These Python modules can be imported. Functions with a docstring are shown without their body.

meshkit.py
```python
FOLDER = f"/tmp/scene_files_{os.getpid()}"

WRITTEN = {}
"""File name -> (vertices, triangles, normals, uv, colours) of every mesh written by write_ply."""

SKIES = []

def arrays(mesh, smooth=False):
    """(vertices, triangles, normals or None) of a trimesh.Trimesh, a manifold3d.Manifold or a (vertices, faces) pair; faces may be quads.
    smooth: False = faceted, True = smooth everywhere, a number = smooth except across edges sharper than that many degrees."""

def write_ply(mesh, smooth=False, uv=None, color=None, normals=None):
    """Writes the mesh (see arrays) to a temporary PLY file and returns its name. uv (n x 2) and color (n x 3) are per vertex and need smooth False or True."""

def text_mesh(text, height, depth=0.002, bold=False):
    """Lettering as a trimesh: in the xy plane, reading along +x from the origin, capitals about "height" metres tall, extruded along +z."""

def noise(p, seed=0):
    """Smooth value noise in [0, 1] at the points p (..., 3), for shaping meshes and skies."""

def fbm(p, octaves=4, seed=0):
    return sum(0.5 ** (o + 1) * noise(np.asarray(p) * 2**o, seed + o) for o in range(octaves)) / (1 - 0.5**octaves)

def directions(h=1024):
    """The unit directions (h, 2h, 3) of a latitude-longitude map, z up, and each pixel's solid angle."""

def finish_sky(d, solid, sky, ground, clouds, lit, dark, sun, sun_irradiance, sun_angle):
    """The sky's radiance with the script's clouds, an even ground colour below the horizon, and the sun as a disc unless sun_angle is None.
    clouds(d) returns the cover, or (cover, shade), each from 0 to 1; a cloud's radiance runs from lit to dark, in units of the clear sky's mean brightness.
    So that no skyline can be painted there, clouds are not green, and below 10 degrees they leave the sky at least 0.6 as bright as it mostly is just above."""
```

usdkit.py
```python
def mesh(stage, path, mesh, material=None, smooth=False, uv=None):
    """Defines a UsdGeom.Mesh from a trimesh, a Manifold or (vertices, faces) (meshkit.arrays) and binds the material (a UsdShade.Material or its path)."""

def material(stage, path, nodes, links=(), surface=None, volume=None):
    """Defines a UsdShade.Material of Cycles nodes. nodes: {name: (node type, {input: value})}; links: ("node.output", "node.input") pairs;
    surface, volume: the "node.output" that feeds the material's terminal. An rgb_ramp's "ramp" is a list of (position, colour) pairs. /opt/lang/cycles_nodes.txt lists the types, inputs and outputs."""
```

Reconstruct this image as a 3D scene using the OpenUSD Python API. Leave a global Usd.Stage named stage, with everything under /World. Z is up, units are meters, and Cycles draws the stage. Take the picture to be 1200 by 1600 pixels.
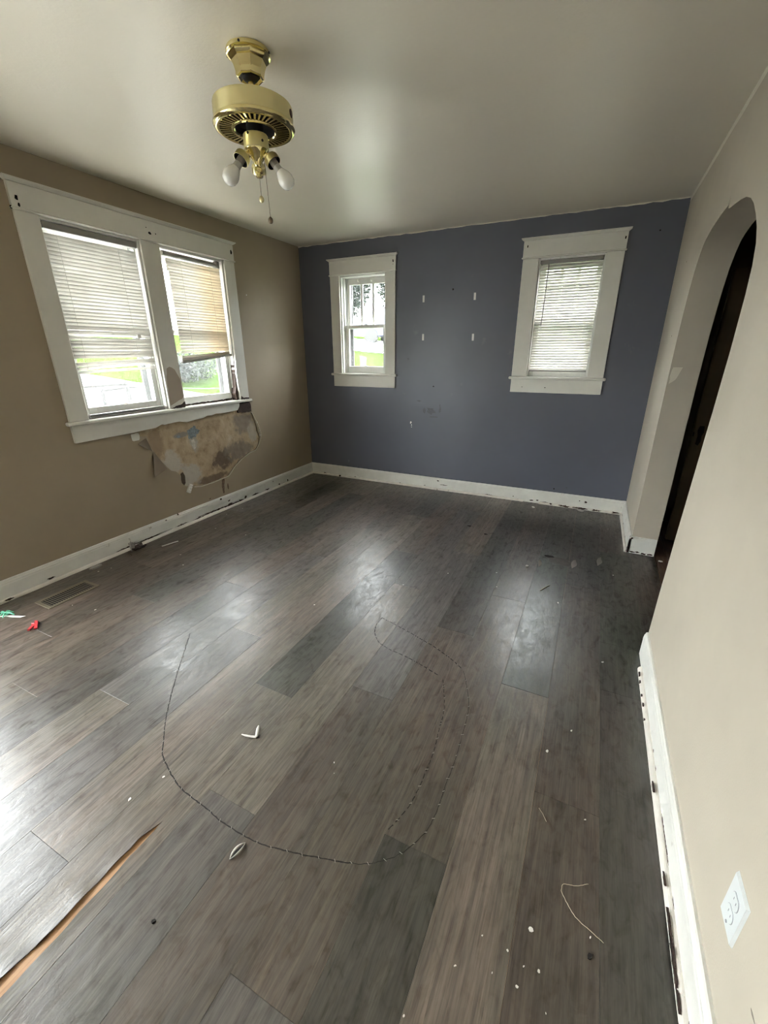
import math, random
import numpy as np, trimesh, shapely
from shapely.geometry import Polygon, box as sbox
from shapely import affinity
import usdkit, meshkit
from pxr import Usd, UsdGeom, UsdLux, UsdShade, Gf, Sdf

stage = Usd.Stage.CreateInMemory()
UsdGeom.SetStageUpAxis(stage, UsdGeom.Tokens.z)
UsdGeom.SetStageMetersPerUnit(stage, 1.0)
UsdGeom.Xform.Define(stage, '/World'); UsdGeom.Scope.Define(stage, '/World/Looks')
W, D, H = 3.443, 4.217, 2.44          # room: x 0..W, y Y0..D, z 0..H
Y0 = -1.6

# ------------------------------------------------------------------ camera, sky, exposure
CAM = dict(f=657.31, yaw=-0.449586, pitch=-0.362056, roll=-0.0028, pos=(3.026256, 0.0, 1.399564))
EXPOSURE = 3.32
SKY = 1.0
def camera():
    c = UsdGeom.Camera.Define(stage, '/World/camera')
    y, p, r = CAM['yaw'], CAM['pitch'], CAM['roll']
    fw = np.array([math.sin(y)*math.cos(p), math.cos(y)*math.cos(p), math.sin(p)])
    rt = np.array([math.cos(y), -math.sin(y), 0]); up = np.cross(rt, fw)
    rt, up = math.cos(r)*rt + math.sin(r)*up, -math.sin(r)*rt + math.cos(r)*up
    m = Gf.Matrix4d(*[float(v) for row in ((*rt, 0), (*up, 0), (*(-fw), 0), (*CAM['pos'], 1)) for v in row])
    c.AddTransformOp().Set(m)
    c.CreateHorizontalApertureAttr(36.0); c.CreateVerticalApertureAttr(48.0)
    c.CreateFocalLengthAttr(CAM['f']/1200*36.0); c.CreateClippingRangeAttr(Gf.Vec2f(.02, 500))
    c.CreateExposureAttr(EXPOSURE)
camera()
dome = UsdLux.DomeLight.Define(stage, '/World/sky')
dome.CreateIntensityAttr(SKY); dome.CreateColorAttr(Gf.Vec3f(.96, .985, 1.0))

# ------------------------------------------------------------------ helpers
counts = {}
def numbered(parent, name):
    k = (parent, name); n = counts.get(k, 0); counts[k] = n + 1
    return f'{parent}/{name}' if n == 0 else f'{parent}/{name}_{n:03d}'
class Node:
    def __init__(s, path, loc): s.path, s.loc = path, np.asarray(loc, float)
def setdata(prim, label=None, cat=None, group=None, kind=None):
    for k, v in (('label', label), ('category', cat), ('group', group), ('kind', kind)):
        if v: prim.SetCustomDataByKey(k, v)
def thing(name, label, cat, loc=(0, 0, 0), group=None, kind=None):
    path = numbered('/World', name)
    x = UsdGeom.Xform.Define(stage, path); x.AddTranslateOp().Set(Gf.Vec3d(*map(float, loc)))
    setdata(x.GetPrim(), label, cat, group, kind)
    return Node(path, loc)
def arr(mesh):
    if isinstance(mesh, (tuple, list)): return np.asarray(mesh[0], float), np.asarray(mesh[1], int)
    return np.array(mesh.vertices), np.array(mesh.faces)
def part(parent, name, mesh, mat, smooth=False, label=None, kind=None):
    """mesh in world coordinates; parent: Node of a thing or of a part."""
    v, f = arr(mesh)
    if f.shape[1] == 4: f = np.vstack([f[:, [0, 1, 2]], f[:, [0, 2, 3]]])
    path = numbered(parent.path, name)
    m = usdkit.mesh(stage, path, (v - parent.loc, f), mat, smooth=smooth)
    setdata(m.GetPrim(), label, None, None, kind)
    return Node(path, parent.loc)
def single(name, mesh, mat, label, cat, loc=None, smooth=False, group=None, kind=None):
    """a thing that is one mesh"""
    v, f = arr(mesh)
    if f.shape[1] == 4: f = np.vstack([f[:, [0, 1, 2]], f[:, [0, 2, 3]]])
    loc = np.array([v[:, 0].mean(), v[:, 1].mean(), v[:, 2].min()]) if loc is None else np.asarray(loc, float)
    path = numbered('/World', name)
    m = usdkit.mesh(stage, path, (v - loc, f), mat, smooth=smooth)
    UsdGeom.Xformable(m).AddTranslateOp().Set(Gf.Vec3d(*map(float, loc)))
    setdata(m.GetPrim(), label, cat, group, kind)
    return Node(path, loc)
def cat(*ms):
    vs, fs, n = [], [], 0
    for m in ms:
        v, f = arr(m)
        if f.shape[1] == 4: f = np.vstack([f[:, [0, 1, 2]], f[:, [0, 2, 3]]])
        vs.append(v); fs.append(f + n); n += len(v)
    return np.vstack(vs), np.vstack(fs)
def cbox(lo, hi, c=.002):
    lo, hi = np.minimum(lo, hi).astype(float), np.maximum(lo, hi).astype(float)
    c = min(c, *(0.45*(hi - lo)))
    pts = []
    for s in np.ndindex(2, 2, 2):
        p = np.where(np.array(s) == 0, lo, hi); d = np.where(np.array(s) == 0, 1, -1)*c
        for a in range(3):
            q = p + d; q[a] = p[a]; pts.append(q)
    return trimesh.convex.convex_hull(np.array(pts))
def hull(pts): return trimesh.convex.convex_hull(np.asarray(pts, float))
class Frame:
    """a wall's frame: u along it, v up, w into the room from its face"""
    def __init__(s, f):
        s.f = f
        o = f(np.zeros((1, 3)))[0]
        s.flip = np.linalg.det(np.array([f(np.eye(3)[[k]])[0] - o for k in range(3)])) < 0
    def __call__(s, mesh):
        v, f = arr(mesh)
        return s.f(v), (f[:, ::-1] if s.flip else f)
FL = Frame(lambda p: np.stack([p[:, 2], p[:, 0], p[:, 1]], -1))              # left wall
FB = Frame(lambda p: np.stack([p[:, 0], D - p[:, 2], p[:, 1]], -1))          # back wall
FR = Frame(lambda p: np.stack([W - p[:, 2], p[:, 0], p[:, 1]], -1))          # right wall
FF = Frame(lambda p: np.stack([p[:, 0], Y0 + p[:, 2], p[:, 1]], -1))         # wall behind the camera
def fbox(fr, u0, u1, v0, v1, w0, w1, c=.002): return fr(cbox((u0, v0, w0), (u1, v1, w1), c))
def extrude(poly, t):
    gs = [g for g in getattr(poly, 'geoms', [poly]) if g.area > 1e-9]
    return trimesh.util.concatenate([trimesh.creation.extrude_polygon(g, t, engine='earcut') for g in gs])
def fpoly(fr, poly, w0, w1):
    m = extrude(poly if not isinstance(poly, list) else Polygon(poly).buffer(0), abs(w1 - w0)); m.apply_translation((0, 0, min(w0, w1)))
    return fr(m)
def tube(pts, r, n=8, closed=False, ry=None):
    pts = np.asarray(pts, float); N = len(pts)
    t = np.gradient(pts, axis=0); t /= np.linalg.norm(t, axis=1, keepdims=True) + 1e-12
    ref = np.array([0, 0, 1.0]) if abs(t[:, 2]).mean() < .9 else np.array([1.0, 0, 0])
    a = np.cross(t, ref); a /= np.linalg.norm(a, axis=1, keepdims=True) + 1e-12; b = np.cross(a, t)
    r = np.broadcast_to(np.asarray(r, float), (N,)); ry_ = r if ry is None else np.broadcast_to(np.asarray(ry, float), (N,))
    th = np.arange(n)/n*2*np.pi
    v = pts[:, None] + a[:, None]*(np.cos(th)[None, :, None]*r[:, None, None]) + b[:, None]*(np.sin(th)[None, :, None]*ry_[:, None, None])
    v = v.reshape(-1, 3); f = []
    for i in range(N - 1):
        for j in range(n):
            k = (j + 1) % n; p, q, s, u = i*n + j, i*n + k, (i + 1)*n + k, (i + 1)*n + j
            f += [(p, q, s), (p, s, u)]
    c0, c1 = len(v), len(v) + 1
    v = np.vstack([v, pts[0], pts[-1]])
    for j in range(n):
        k = (j + 1) % n; f += [(c0, k, j), (c1, (N - 1)*n + j, (N - 1)*n + k)]
    f = np.array(f)
    m = trimesh.Trimesh(v, f, process=False)
    return (v, f if m.volume > 0 else f[:, ::-1])
def lathe(prof, n=48, c=(0, 0, 0), oct=0):
    """prof: (r, z) from bottom axis to top axis; oct > 0 flattens the radius into that many facets"""
    prof = np.asarray(prof, float); th = np.arange(n)/n*2*np.pi
    k = np.ones(n)
    if oct:
        s = np.pi/oct; a = (th % (2*s)) - s; k = 1 - .10*(1 - np.cos(s)/np.cos(a))/(1 - np.cos(s)) if False else np.cos(s)/np.cos(a)
    v = np.stack([prof[:, 0, None]*np.cos(th)*k, prof[:, 0, None]*np.sin(th)*k, np.repeat(prof[:, 1, None], n, 1)], -1).reshape(-1, 3)
    f = []
    for i in range(len(prof) - 1):
        for j in range(n):
            q = (j + 1) % n; a, b, cc, d = i*n + j, i*n + q, (i + 1)*n + q, (i + 1)*n + j
            if prof[i, 0] > 1e-6: f.append((a, b, cc))
            if prof[i + 1, 0] > 1e-6: f.append((a, cc, d))
    return v + np.asarray(c, float), np.array(f)
def orient(mesh, axis, at):
    """turns a mesh made along +z so that z points along axis, then moves it to at"""
    v, f = arr(mesh); z = np.asarray(axis, float); z = z/np.linalg.norm(z)
    x = np.cross([0, 0, 1.0], z); x = x/np.linalg.norm(x) if np.linalg.norm(x) > 1e-6 else np.array([1.0, 0, 0])
    y = np.cross(z, x)
    return v @ np.stack([x, y, z]) + np.asarray(at, float), f
def blob(cx, cy, rx, ry, rng, n=11, rough=.35):
    a = np.sort(rng.uniform(0, 2*np.pi, n)) if False else np.arange(n)/n*2*np.pi
    r = 1 + rng.uniform(-rough, rough, n)
    return Polygon(np.stack([cx + rx*r*np.cos(a), cy + ry*r*np.sin(a)], -1)).buffer(0)
def jag(poly, step, amp, rng):
    """roughens a polygon's edge"""
    L = poly.exterior.length; n = max(8, int(L/step)); pts = []
    for k in range(n):
        p = poly.exterior.interpolate(k/n, normalized=True); pts.append((p.x + rng.uniform(-amp, amp), p.y + rng.uniform(-amp, amp)))
    return Polygon(pts).buffer(0)
def sheet(poly, step, height, thick=.0):
    """a height field over a polygon in (u, v): triangulated points inside it; height(u, v) -> w"""
    from scipy.spatial import Delaunay
    a, b, c, d = poly.bounds
    g = np.stack(np.meshgrid(np.arange(a, c, step), np.arange(b, d, step)), -1).reshape(-1, 2)
    inn = g[shapely.contains_xy(poly.buffer(-step*.4), g[:, 0], g[:, 1])]
    L = poly.exterior.length; n = max(12, int(L/step))
    ed = np.array([poly.exterior.interpolate(k/n, normalized=True).coords[0] for k in range(n)])
    p = np.vstack([ed, inn]); t = Delaunay(p).simplices
    cc = p[t].mean(1); t = t[shapely.contains_xy(poly.buffer(1e-5), cc[:, 0], cc[:, 1])]
    e1, e2 = p[t[:, 1]] - p[t[:, 0]], p[t[:, 2]] - p[t[:, 0]]
    s = e1[:, 0]*e2[:, 1] - e1[:, 1]*e2[:, 0]; t = t[np.abs(s) > 1e-12]; s = s[np.abs(s) > 1e-12]
    t = np.where(s[:, None] < 0, t[:, ::-1], t)
    return np.column_stack([p, height(p[:, 0], p[:, 1])]), t

# ------------------------------------------------------------------ materials
def M(name, nodes, links, surface='p.BSDF'):
    return usdkit.material(stage, f'/World/Looks/{name}', nodes, links, surface=surface)
def plain(name, col, rough=.5, metal=0, spec=.5, **kw):
    return M(name, {'p': ('principled_bsdf', dict(base_color=col, roughness=rough, metallic=metal, specular_ior_level=spec, **kw))}, [])
def paint(name, col, rough=.5, spec=.5, mott=.10, mscale=2.2, bump=.15, bscale=160, spots=None, spotscale=9, spotcut=.62):
    """wall paint: faint mottling, orange-peel relief and, if asked, scuffs"""
    c = np.array(col)
    n = {'g': ('geometry', {}), 'n': ('noise_texture', dict(scale=mscale, detail=4, roughness=.6)),
         'r': ('rgb_ramp', dict(ramp=[(.3, tuple(c*(1 - mott))), (.7, tuple(c*(1 + mott*.6)))])),
         'b': ('noise_texture', dict(scale=bscale, detail=3, roughness=.6)), 'bu': ('bump', dict(strength=bump, distance=.002)),
         'p': ('principled_bsdf', dict(roughness=rough, specular_ior_level=spec))}
    l = [('g.position', 'n.vector'), ('n.fac', 'r.fac'), ('g.position', 'b.vector'), ('b.fac', 'bu.height'), ('bu.normal', 'p.normal')]
    if spots is not None:
        n['s'] = ('noise_texture', dict(scale=spotscale, detail=5, roughness=.65))
        n['sr'] = ('rgb_ramp', dict(ramp=[(spotcut, (0, 0, 0)), (spotcut + .08, (1, 1, 1))]))
        n['mx'] = ('mix', dict(color2=spots))
        l += [('g.position', 's.vector'), ('s.fac', 'sr.fac'), ('sr.color', 'mx.fac'), ('r.color', 'mx.color1'), ('mx.color', 'p.base_color')]
    else:
        l += [('r.color', 'p.base_color')]
    return M(name, n, l)
TAN = (.495, .445, .362)
TAN_SHADED = (.345, .285, .203)  # same tan darkened: the left wall shade is put into its colour
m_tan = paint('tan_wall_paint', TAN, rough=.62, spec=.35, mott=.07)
m_tan_left = paint('shaded_tan_wall_paint', TAN_SHADED, rough=.6, spec=.4, mott=.07)
m_tan_torn = paint('tan_torn_paper', (.19, .145, .10), rough=.8, mott=.1)
m_blue = paint('slate_blue_paint', (.110, .118, .147), rough=.34, spec=.5, mott=.07, mscale=1.6, spots=(.15, .155, .175), spotscale=2.6, spotcut=.66)
m_ceil = paint('ceiling_paint', (.68, .63, .53), rough=.36, spec=.42, mott=.03, mscale=1.2, bump=.28, bscale=70)
m_trim = paint('white_trim_paint', (.70, .685, .63), rough=.38, spec=.5, mott=.05, mscale=5, bump=.08, bscale=60)
m_base = paint('worn_white_baseboard_paint', (.70, .69, .645), rough=.42, mott=.09, mscale=7, bump=.12, bscale=60, spots=(.45, .42, .36), spotscale=16, spotcut=.66)
m_barewood = paint('bare_dark_wood', (.045, .024, .016), rough=.75, mott=.35, mscale=40, bump=.3)
m_shoe = paint('chipped_shoe_paint', (.68, .64, .58), rough=.5, mott=.1, mscale=9, spots=(.05, .03, .025), spotscale=24, spotcut=.665)
m_sash = paint('white_sash_paint', (.74, .735, .70), rough=.42, mott=.05, mscale=8, bump=.1, spots=(.55, .53, .48), spotscale=20, spotcut=.66)
m_alu = plain('aged_aluminium', (.60, .61, .62), .38, .6)
m_storm = plain('weathered_storm_frame', (.075, .075, .076), .5)
m_slat = M('white_vinyl_slat', {'n': ('noise_texture', dict(scale=6, detail=3)), 'g': ('geometry', {}), 'r': ('rgb_ramp', dict(ramp=[(.3, (.66, .64, .60)), (.7, (.76, .745, .71))])),
        'p': ('principled_bsdf', dict(roughness=.4)), 't': ('translucent_bsdf', {}), 'm': ('mix_closure', dict(fac=.27))},
        [('g.position', 'n.vector'), ('n.fac', 'r.fac'), ('r.color', 'p.base_color'), ('r.color', 't.color'), ('p.BSDF', 'm.closure1'), ('t.BSDF', 'm.closure2')], 'm.closure')
m_slat_warm = M('warm_end_vinyl_slat', {'g': ('geometry', {}), 's': ('separate_xyz', {}), 'r': ('rgb_ramp', dict(ramp=[(.0, (.74, .71, .65)), (.50, (.74, .70, .63)), (.72, (.74, .64, .50)), (1, (.74, .65, .51))])),
        'mr': ('map_range', dict(from_min=2.5, from_max=3.1, clamp=True)), 'p': ('principled_bsdf', dict(roughness=.4)), 't': ('translucent_bsdf', {}), 'm': ('mix_closure', dict(fac=.06))},
        [('g.position', 's.vector'), ('s.y', 'mr.value'), ('mr.result', 'r.fac'), ('r.color', 'p.base_color'), ('r.color', 't.color'), ('p.BSDF', 'm.closure1'), ('t.BSDF', 'm.closure2')], 'm.closure')  # slat colour turns warmer towards one end of the blind
m_slat_thick = M('thick_white_slat', {'p': ('principled_bsdf', dict(base_color=(.74, .72, .67), roughness=.4)), 't': ('translucent_bsdf', dict(color=(.74, .72, .67))), 'm': ('mix_closure', dict(fac=.07))}, [('p.BSDF', 'm.closure1'), ('t.BSDF', 'm.closure2')], 'm.closure')
m_headrail = plain('grey_headrail', (.30, .29, .27), .45, .0)
m_cord = plain('pale_cord', (.80, .78, .74), .7)
m_wand = plain('clear_grey_wand', (.12, .12, .12), .2)
m_glass = M('window_glass', {'f': ('fresnel', dict(IOR=1.5)), 't': ('transparent_bsdf', dict(color=(.96, .975, .97))), 'g': ('glossy_bsdf', dict(roughness=.03)),
        'a': ('mix_closure', {}), 'ge': ('geometry', {}), 'iv': ('math', dict(math_type='subtract', value1=1.0)), 'mu': ('math', dict(math_type='multiply')), 'd': ('translucent_bsdf', dict(color=(.85, .88, .86))), 'b': ('mix_closure', dict(fac=.012))}, [('ge.backfacing', 'iv.value2'), ('iv.value', 'mu.value1'), ('f.fac', 'mu.value2'), ('mu.value', 'a.fac'), ('t.BSDF', 'a.closure1'), ('g.BSDF', 'a.closure2'), ('a.closure', 'b.closure1'), ('d.BSDF', 'b.closure2')], 'b.closure')
m_brass = M('polished_brass', {'g': ('geometry', {}), 'n': ('noise_texture', dict(scale=9, detail=2)), 'r': ('rgb_ramp', dict(ramp=[(.3, (.80, .69, .33)), (.7, (.86, .76, .42))])),
        'p': ('principled_bsdf', dict(metallic=1, roughness=.09))}, [('g.position', 'n.vector'), ('n.fac', 'r.fac'), ('r.color', 'p.base_color')])
m_brass_satin = plain('satin_brass', (.80, .72, .40), .33, 1)
m_black = plain('black_void', (.012, .011, .012), .6)
m_socket = plain('grey_card_socket', (.24, .22, .19), .7)
m_bulb = plain('white_bulb_glass', (.80, .79, .76), .12, 0, .6)
m_collar = plain('grey_bulb_collar', (.42, .41, .38), .4)
m_chain = plain('dark_bead_chain', (.16, .13, .09), .35, .8)
m_dkbrown = plain('dark_brown_badge', (.06, .025, .018), .4)
m_register = plain('tan_metal_register', (.20, .175, .125), .4, .3)
m_duct = plain('dark_duct', (.010, .009, .008), .7)
m_plate = plain('white_painted_plate', (.66, .69, .69), .35)
m_plate_line = plain('grey_plate_groove', (.30, .31, .33), .6)
m_white_plastic = plain('white_plastic', (.72, .71, .68), .35)
m_green = plain('mint_green_plastic', (.16, .55, .36), .35)
m_red = plain('red_plastic', (.42, .035, .04), .35)
m_chip = plain('white_paint_flake', (.74, .72, .68), .6)
m_straw = plain('pale_straw_fibre', (.50, .44, .34), .7)
m_wrap = paint('brown_crumpled_wrapper', (.05, .028, .020), rough=.35, mott=.5, mscale=60, bump=.3, bscale=90)
m_wrapin = plain('silver_wrapper_lining', (.45, .43, .41), .35, .4)
m_score = plain('dark_cut_line', (.018, .016, .015), .8)
m_fray = plain('pale_frayed_vinyl', (.45, .43, .40), .7)
m_hole = plain('dark_hole', (.012, .009, .007), .9)
m_flapback = plain('grey_vinyl_backing', (.34, .32, .29), .7)
m_cable = plain('off_white_cable', (.62, .57, .47), .5)

# wood-look planks: one material per tone, grain running along y
def plankmat(i, dark, light, off, rough=.33, green=0.0, world=True):
    d, li = np.array(dark)*(.98, .93, .895), np.array(light)*(.98, .93, .895)
    n = {'g': ('geometry', {}),
         'o': ('mapping', dict(location=(off*3.17, off*7.31, off), scale=(1, 1, 1))),
         'ma': ('mapping', dict(scale=(11, 1.3, 1))), 'na': ('noise_texture', dict(scale=1.5, detail=7, roughness=.62, distortion=1.1)),
         'mb': ('mapping', dict(scale=(90, 3.4, 1))), 'nb': ('noise_texture', dict(scale=2.0, detail=5, roughness=.6, distortion=.4)),
         'mc': ('mapping', dict(scale=(9, .9, 1))), 'wc': ('wave_texture', dict(wave_type='bands', bands_direction='x', scale=1.1, distortion=9, detail=3, detail_scale=1.2)),
         'md': ('mapping', dict(scale=(4.5, 1.4, 1))), 'nd': ('noise_texture', dict(scale=1.0, detail=3)),
         'r1': ('rgb_ramp', dict(ramp=[(.30, tuple(d)), (.50, tuple(.5*(d + li))), (.72, tuple(li))])),
         'r2': ('rgb_ramp', dict(ramp=[(.28, (.46, .45, .44)), (.62, (1.08, 1.075, 1.07))])),
         'r3': ('rgb_ramp', dict(ramp=[(.0, (.80, .79, .78)), (.5, (1, 1, 1)), (1, (1.05, 1.05, 1.05))])),
         'r4': ('rgb_ramp', dict(ramp=[(.36, (.80 - .1*green, .86 + .06*green, .80 - .1*green)), (.60, (1.05, 1.0, .97))])),
         'x1': ('mix', dict(mix_type='multiply', fac=1.0)), 'x2': ('mix', dict(mix_type='multiply', fac=.7)), 'x3': ('mix', dict(mix_type='multiply', fac=.8)),
         # relief: fine pores along the grain and the slow waves of a sheet that has come loose
         'mw': ('mapping', dict(scale=(3.4, 2.6, 1))), 'nw': ('noise_texture', dict(scale=1.0, detail=2, roughness=.5)),
         'mv': ('mapping', dict(scale=(30, 14, 1))), 'nv': ('noise_texture', dict(scale=1.0, detail=3, roughness=.6, distortion=.8)),
         'bw': ('bump', dict(strength=.45, distance=.012)), 'bv': ('bump', dict(strength=.22, distance=.004)), 'bp': ('bump', dict(strength=.25, distance=.0012)),
         'rr': ('map_range', dict(from_min=.3, from_max=.7, to_min=rough - .05, to_max=rough + .09)),
         'p': ('principled_bsdf', dict(roughness=rough, specular_ior_level=.95))}
    l = [('g.position', 'o.vector')] + [('o.vector', f'{k}.vector') for k in ('ma', 'mb', 'mc', 'md')] + [
        ('ma.vector', 'na.vector'), ('mb.vector', 'nb.vector'), ('mc.vector', 'wc.vector'), ('md.vector', 'nd.vector'),
        ('na.fac', 'r1.fac'), ('nb.fac', 'r2.fac'), ('wc.fac', 'r3.fac'), ('nd.fac', 'r4.fac'),
        ('r1.color', 'x1.color1'), ('r2.color', 'x1.color2'), ('x1.color', 'x2.color1'), ('r3.color', 'x2.color2'), ('x2.color', 'x3.color1'), ('r4.color', 'x3.color2'), ('x3.color', 'p.base_color'),
        ('g.position', 'mw.vector'), ('mw.vector', 'nw.vector'), ('g.position', 'mv.vector'), ('mv.vector', 'nv.vector'),
        ('nw.fac', 'bw.height'), ('nv.fac', 'bv.height'), ('bw.normal', 'bv.normal'), ('nb.fac', 'bp.height'), ('bv.normal', 'bp.normal'), ('bp.normal', 'p.normal'),
        ('nv.fac', 'rr.value'), ('rr.result', 'p.roughness')]
    return M(f'vinyl_plank_{i}', n, l)
TONES = {  # name: (dark, light, green)
    'brown': ((.060, .049, .041), (.150, .125, .104), 0), 'mid': ((.050, .042, .036), (.128, .108, .092), 0), 'light': ((.090, .078, .067), (.205, .180, .155), 0),
    'dark': ((.034, .031, .028), (.088, .080, .072), .6), 'green': ((.030, .031, .026), (.080, .078, .066), 1.0), 'grey': ((.060, .057, .055), (.150, .142, .136), 0)}
tone_mats = {}
for a, (k, (d, li, g)) in enumerate(TONES.items()):
    tone_mats[k] = [plankmat(f'{k}_{b}', d, li, 1.7*a + 5.3*b + .4, green=g) for b in range(3)]
m_subfloor = M('pine_subfloor', {'g': ('geometry', {}), 'm': ('mapping', dict(scale=(60, 3, 1))), 'n': ('noise_texture', dict(scale=1.5, detail=5)), 'r': ('rgb_ramp', dict(ramp=[(.3, (.34, .17, .08)), (.7, (.62, .38, .20))])),
        'p': ('principled_bsdf', dict(roughness=.6))}, [('g.position', 'm.vector'), ('m.vector', 'n.vector'), ('n.fac', 'r.fac'), ('r.color', 'p.base_color')])
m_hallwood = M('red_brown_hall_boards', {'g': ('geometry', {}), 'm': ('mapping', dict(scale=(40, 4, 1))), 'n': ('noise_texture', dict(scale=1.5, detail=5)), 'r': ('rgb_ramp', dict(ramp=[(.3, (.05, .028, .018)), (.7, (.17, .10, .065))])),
        'p': ('principled_bsdf', dict(roughness=.55))}, [('g.position', 'm.vector'), ('m.vector', 'n.vector'), ('n.fac', 'r.fac'), ('r.color', 'p.base_color')])
def plaster():
    n = {'g': ('geometry', {}), 'n': ('noise_texture', dict(scale=5, detail=6, roughness=.65, distortion=.8)),
        'r': ('rgb_ramp', dict(ramp=[(.25, (.27, .19, .115)), (.42, (.42, .32, .20)), (.58, (.48, .375, .245)), (.75, (.53, .45, .34))])),
        'v': ('noise_texture', dict(scale=16, detail=5, roughness=.7)), 'vr': ('rgb_ramp', dict(ramp=[(.30, (.62, .57, .52)), (.5, (1, 1, 1))])), 'x': ('mix', dict(mix_type='multiply', fac=.8)),
        'ns': ('noise_texture', dict(scale=13, detail=5, roughness=.7)),
        'b': ('bump', dict(strength=.5, distance=.006)), 'p': ('principled_bsdf', dict(roughness=.85))}
    l = [('g.position', 'n.vector'), ('n.fac', 'r.fac'), ('g.position', 'v.vector'), ('v.fac', 'vr.fac'), ('r.color', 'x.color1'), ('vr.color', 'x.color2'), ('g.position', 'ns.vector'), ('v.fac', 'b.height'), ('b.normal', 'p.normal')]
    last = 'x.color'
    for k, (y, z, ry, rz, col) in enumerate(((3.14, .76, .17, .12, (.24, .205, .165)), (2.82, .47, .17, .11, (.11, .075, .05)), (3.03, .51, .22, .12, (.22, .185, .145)), (2.67, .325, .24, .045, (.15, .105, .07)), (3.25, .66, .08, .14, (.42, .375, .30)),
                                             (2.29, .56, .11, .12, (.50, .465, .40)), (2.45, .41, .13, .14, (.46, .43, .375)), (2.42, .765, .09, .03, (.22, .21, .19)), (2.17, .74, .10, .14, (.30, .22, .14)), (2.53, .67, .06, .09, (.40, .37, .32)))):
        # a stain's own place and size on the plaster, its rim broken up by noise
        n[f'm{k}'] = ('mapping', dict(location=(0, -y/ry, -z/rz), scale=(0, 1/ry, 1/rz))); n[f'd{k}'] = ('gradient_texture', dict(gradient_type='spherical'))
        n[f'a{k}'] = ('math', dict(math_type='multiply_add', value2=.9)); n[f's{k}'] = ('math', dict(math_type='add')); n[f'h{k}'] = ('math', dict(math_type='multiply_add', value2=1.6, value3=-.80))
        n[f'r{k}'] = ('map_range', dict(from_min=.10, from_max=.42, to_min=0, to_max=.88, clamp=True)); n[f'x{k}'] = ('mix', dict(color2=col))
        l += [('g.position', f'm{k}.vector'), (f'm{k}.vector', f'd{k}.vector'), ('ns.fac', f'h{k}.value1'), (f'd{k}.fac', f's{k}.value1'), (f'h{k}.value', f's{k}.value2'), (f'd{k}.fac', f'a{k}.value1'), (f's{k}.value', f'r{k}.value')]
        n.pop(f'a{k}'); l = [q for q in l if not q[1].startswith(f'a{k}.')]
        n[f'c{k}'] = ('math', dict(math_type='multiply', value2=30.0, use_clamp=True)); n[f'q{k}'] = ('math', dict(math_type='multiply'))
        l += [(f'd{k}.fac', f'c{k}.value1'), (f'r{k}.result', f'q{k}.value1'), (f'c{k}.value', f'q{k}.value2'), (f'q{k}.value', f'x{k}.fac'), (last, f'x{k}.color1')]; last = f'x{k}.color'
    return M('stained_bare_plaster', n, l + [(last, 'p.base_color')])
m_plaster = plaster()
m_pl_blue = paint('old_blue_paint_scrap', (.20, .24, .26), rough=.7, mott=.4, mscale=60, bump=.3)
m_pl_white = paint('crumbling_white_plaster', (.55, .52, .46), rough=.85, mott=.3, mscale=45, bump=.5)
m_pl_grey = paint('grey_plaster_stain', (.27, .235, .19), rough=.85, mott=.35, mscale=40, bump=.5)
m_pl_dark = paint('dark_brown_plaster_stain', (.15, .10, .065), rough=.85, mott=.4, mscale=40, bump=.5)
m_smudge = paint('wall_scuff', (.085, .09, .105), rough=.5, mott=.2, mscale=30)
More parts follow.
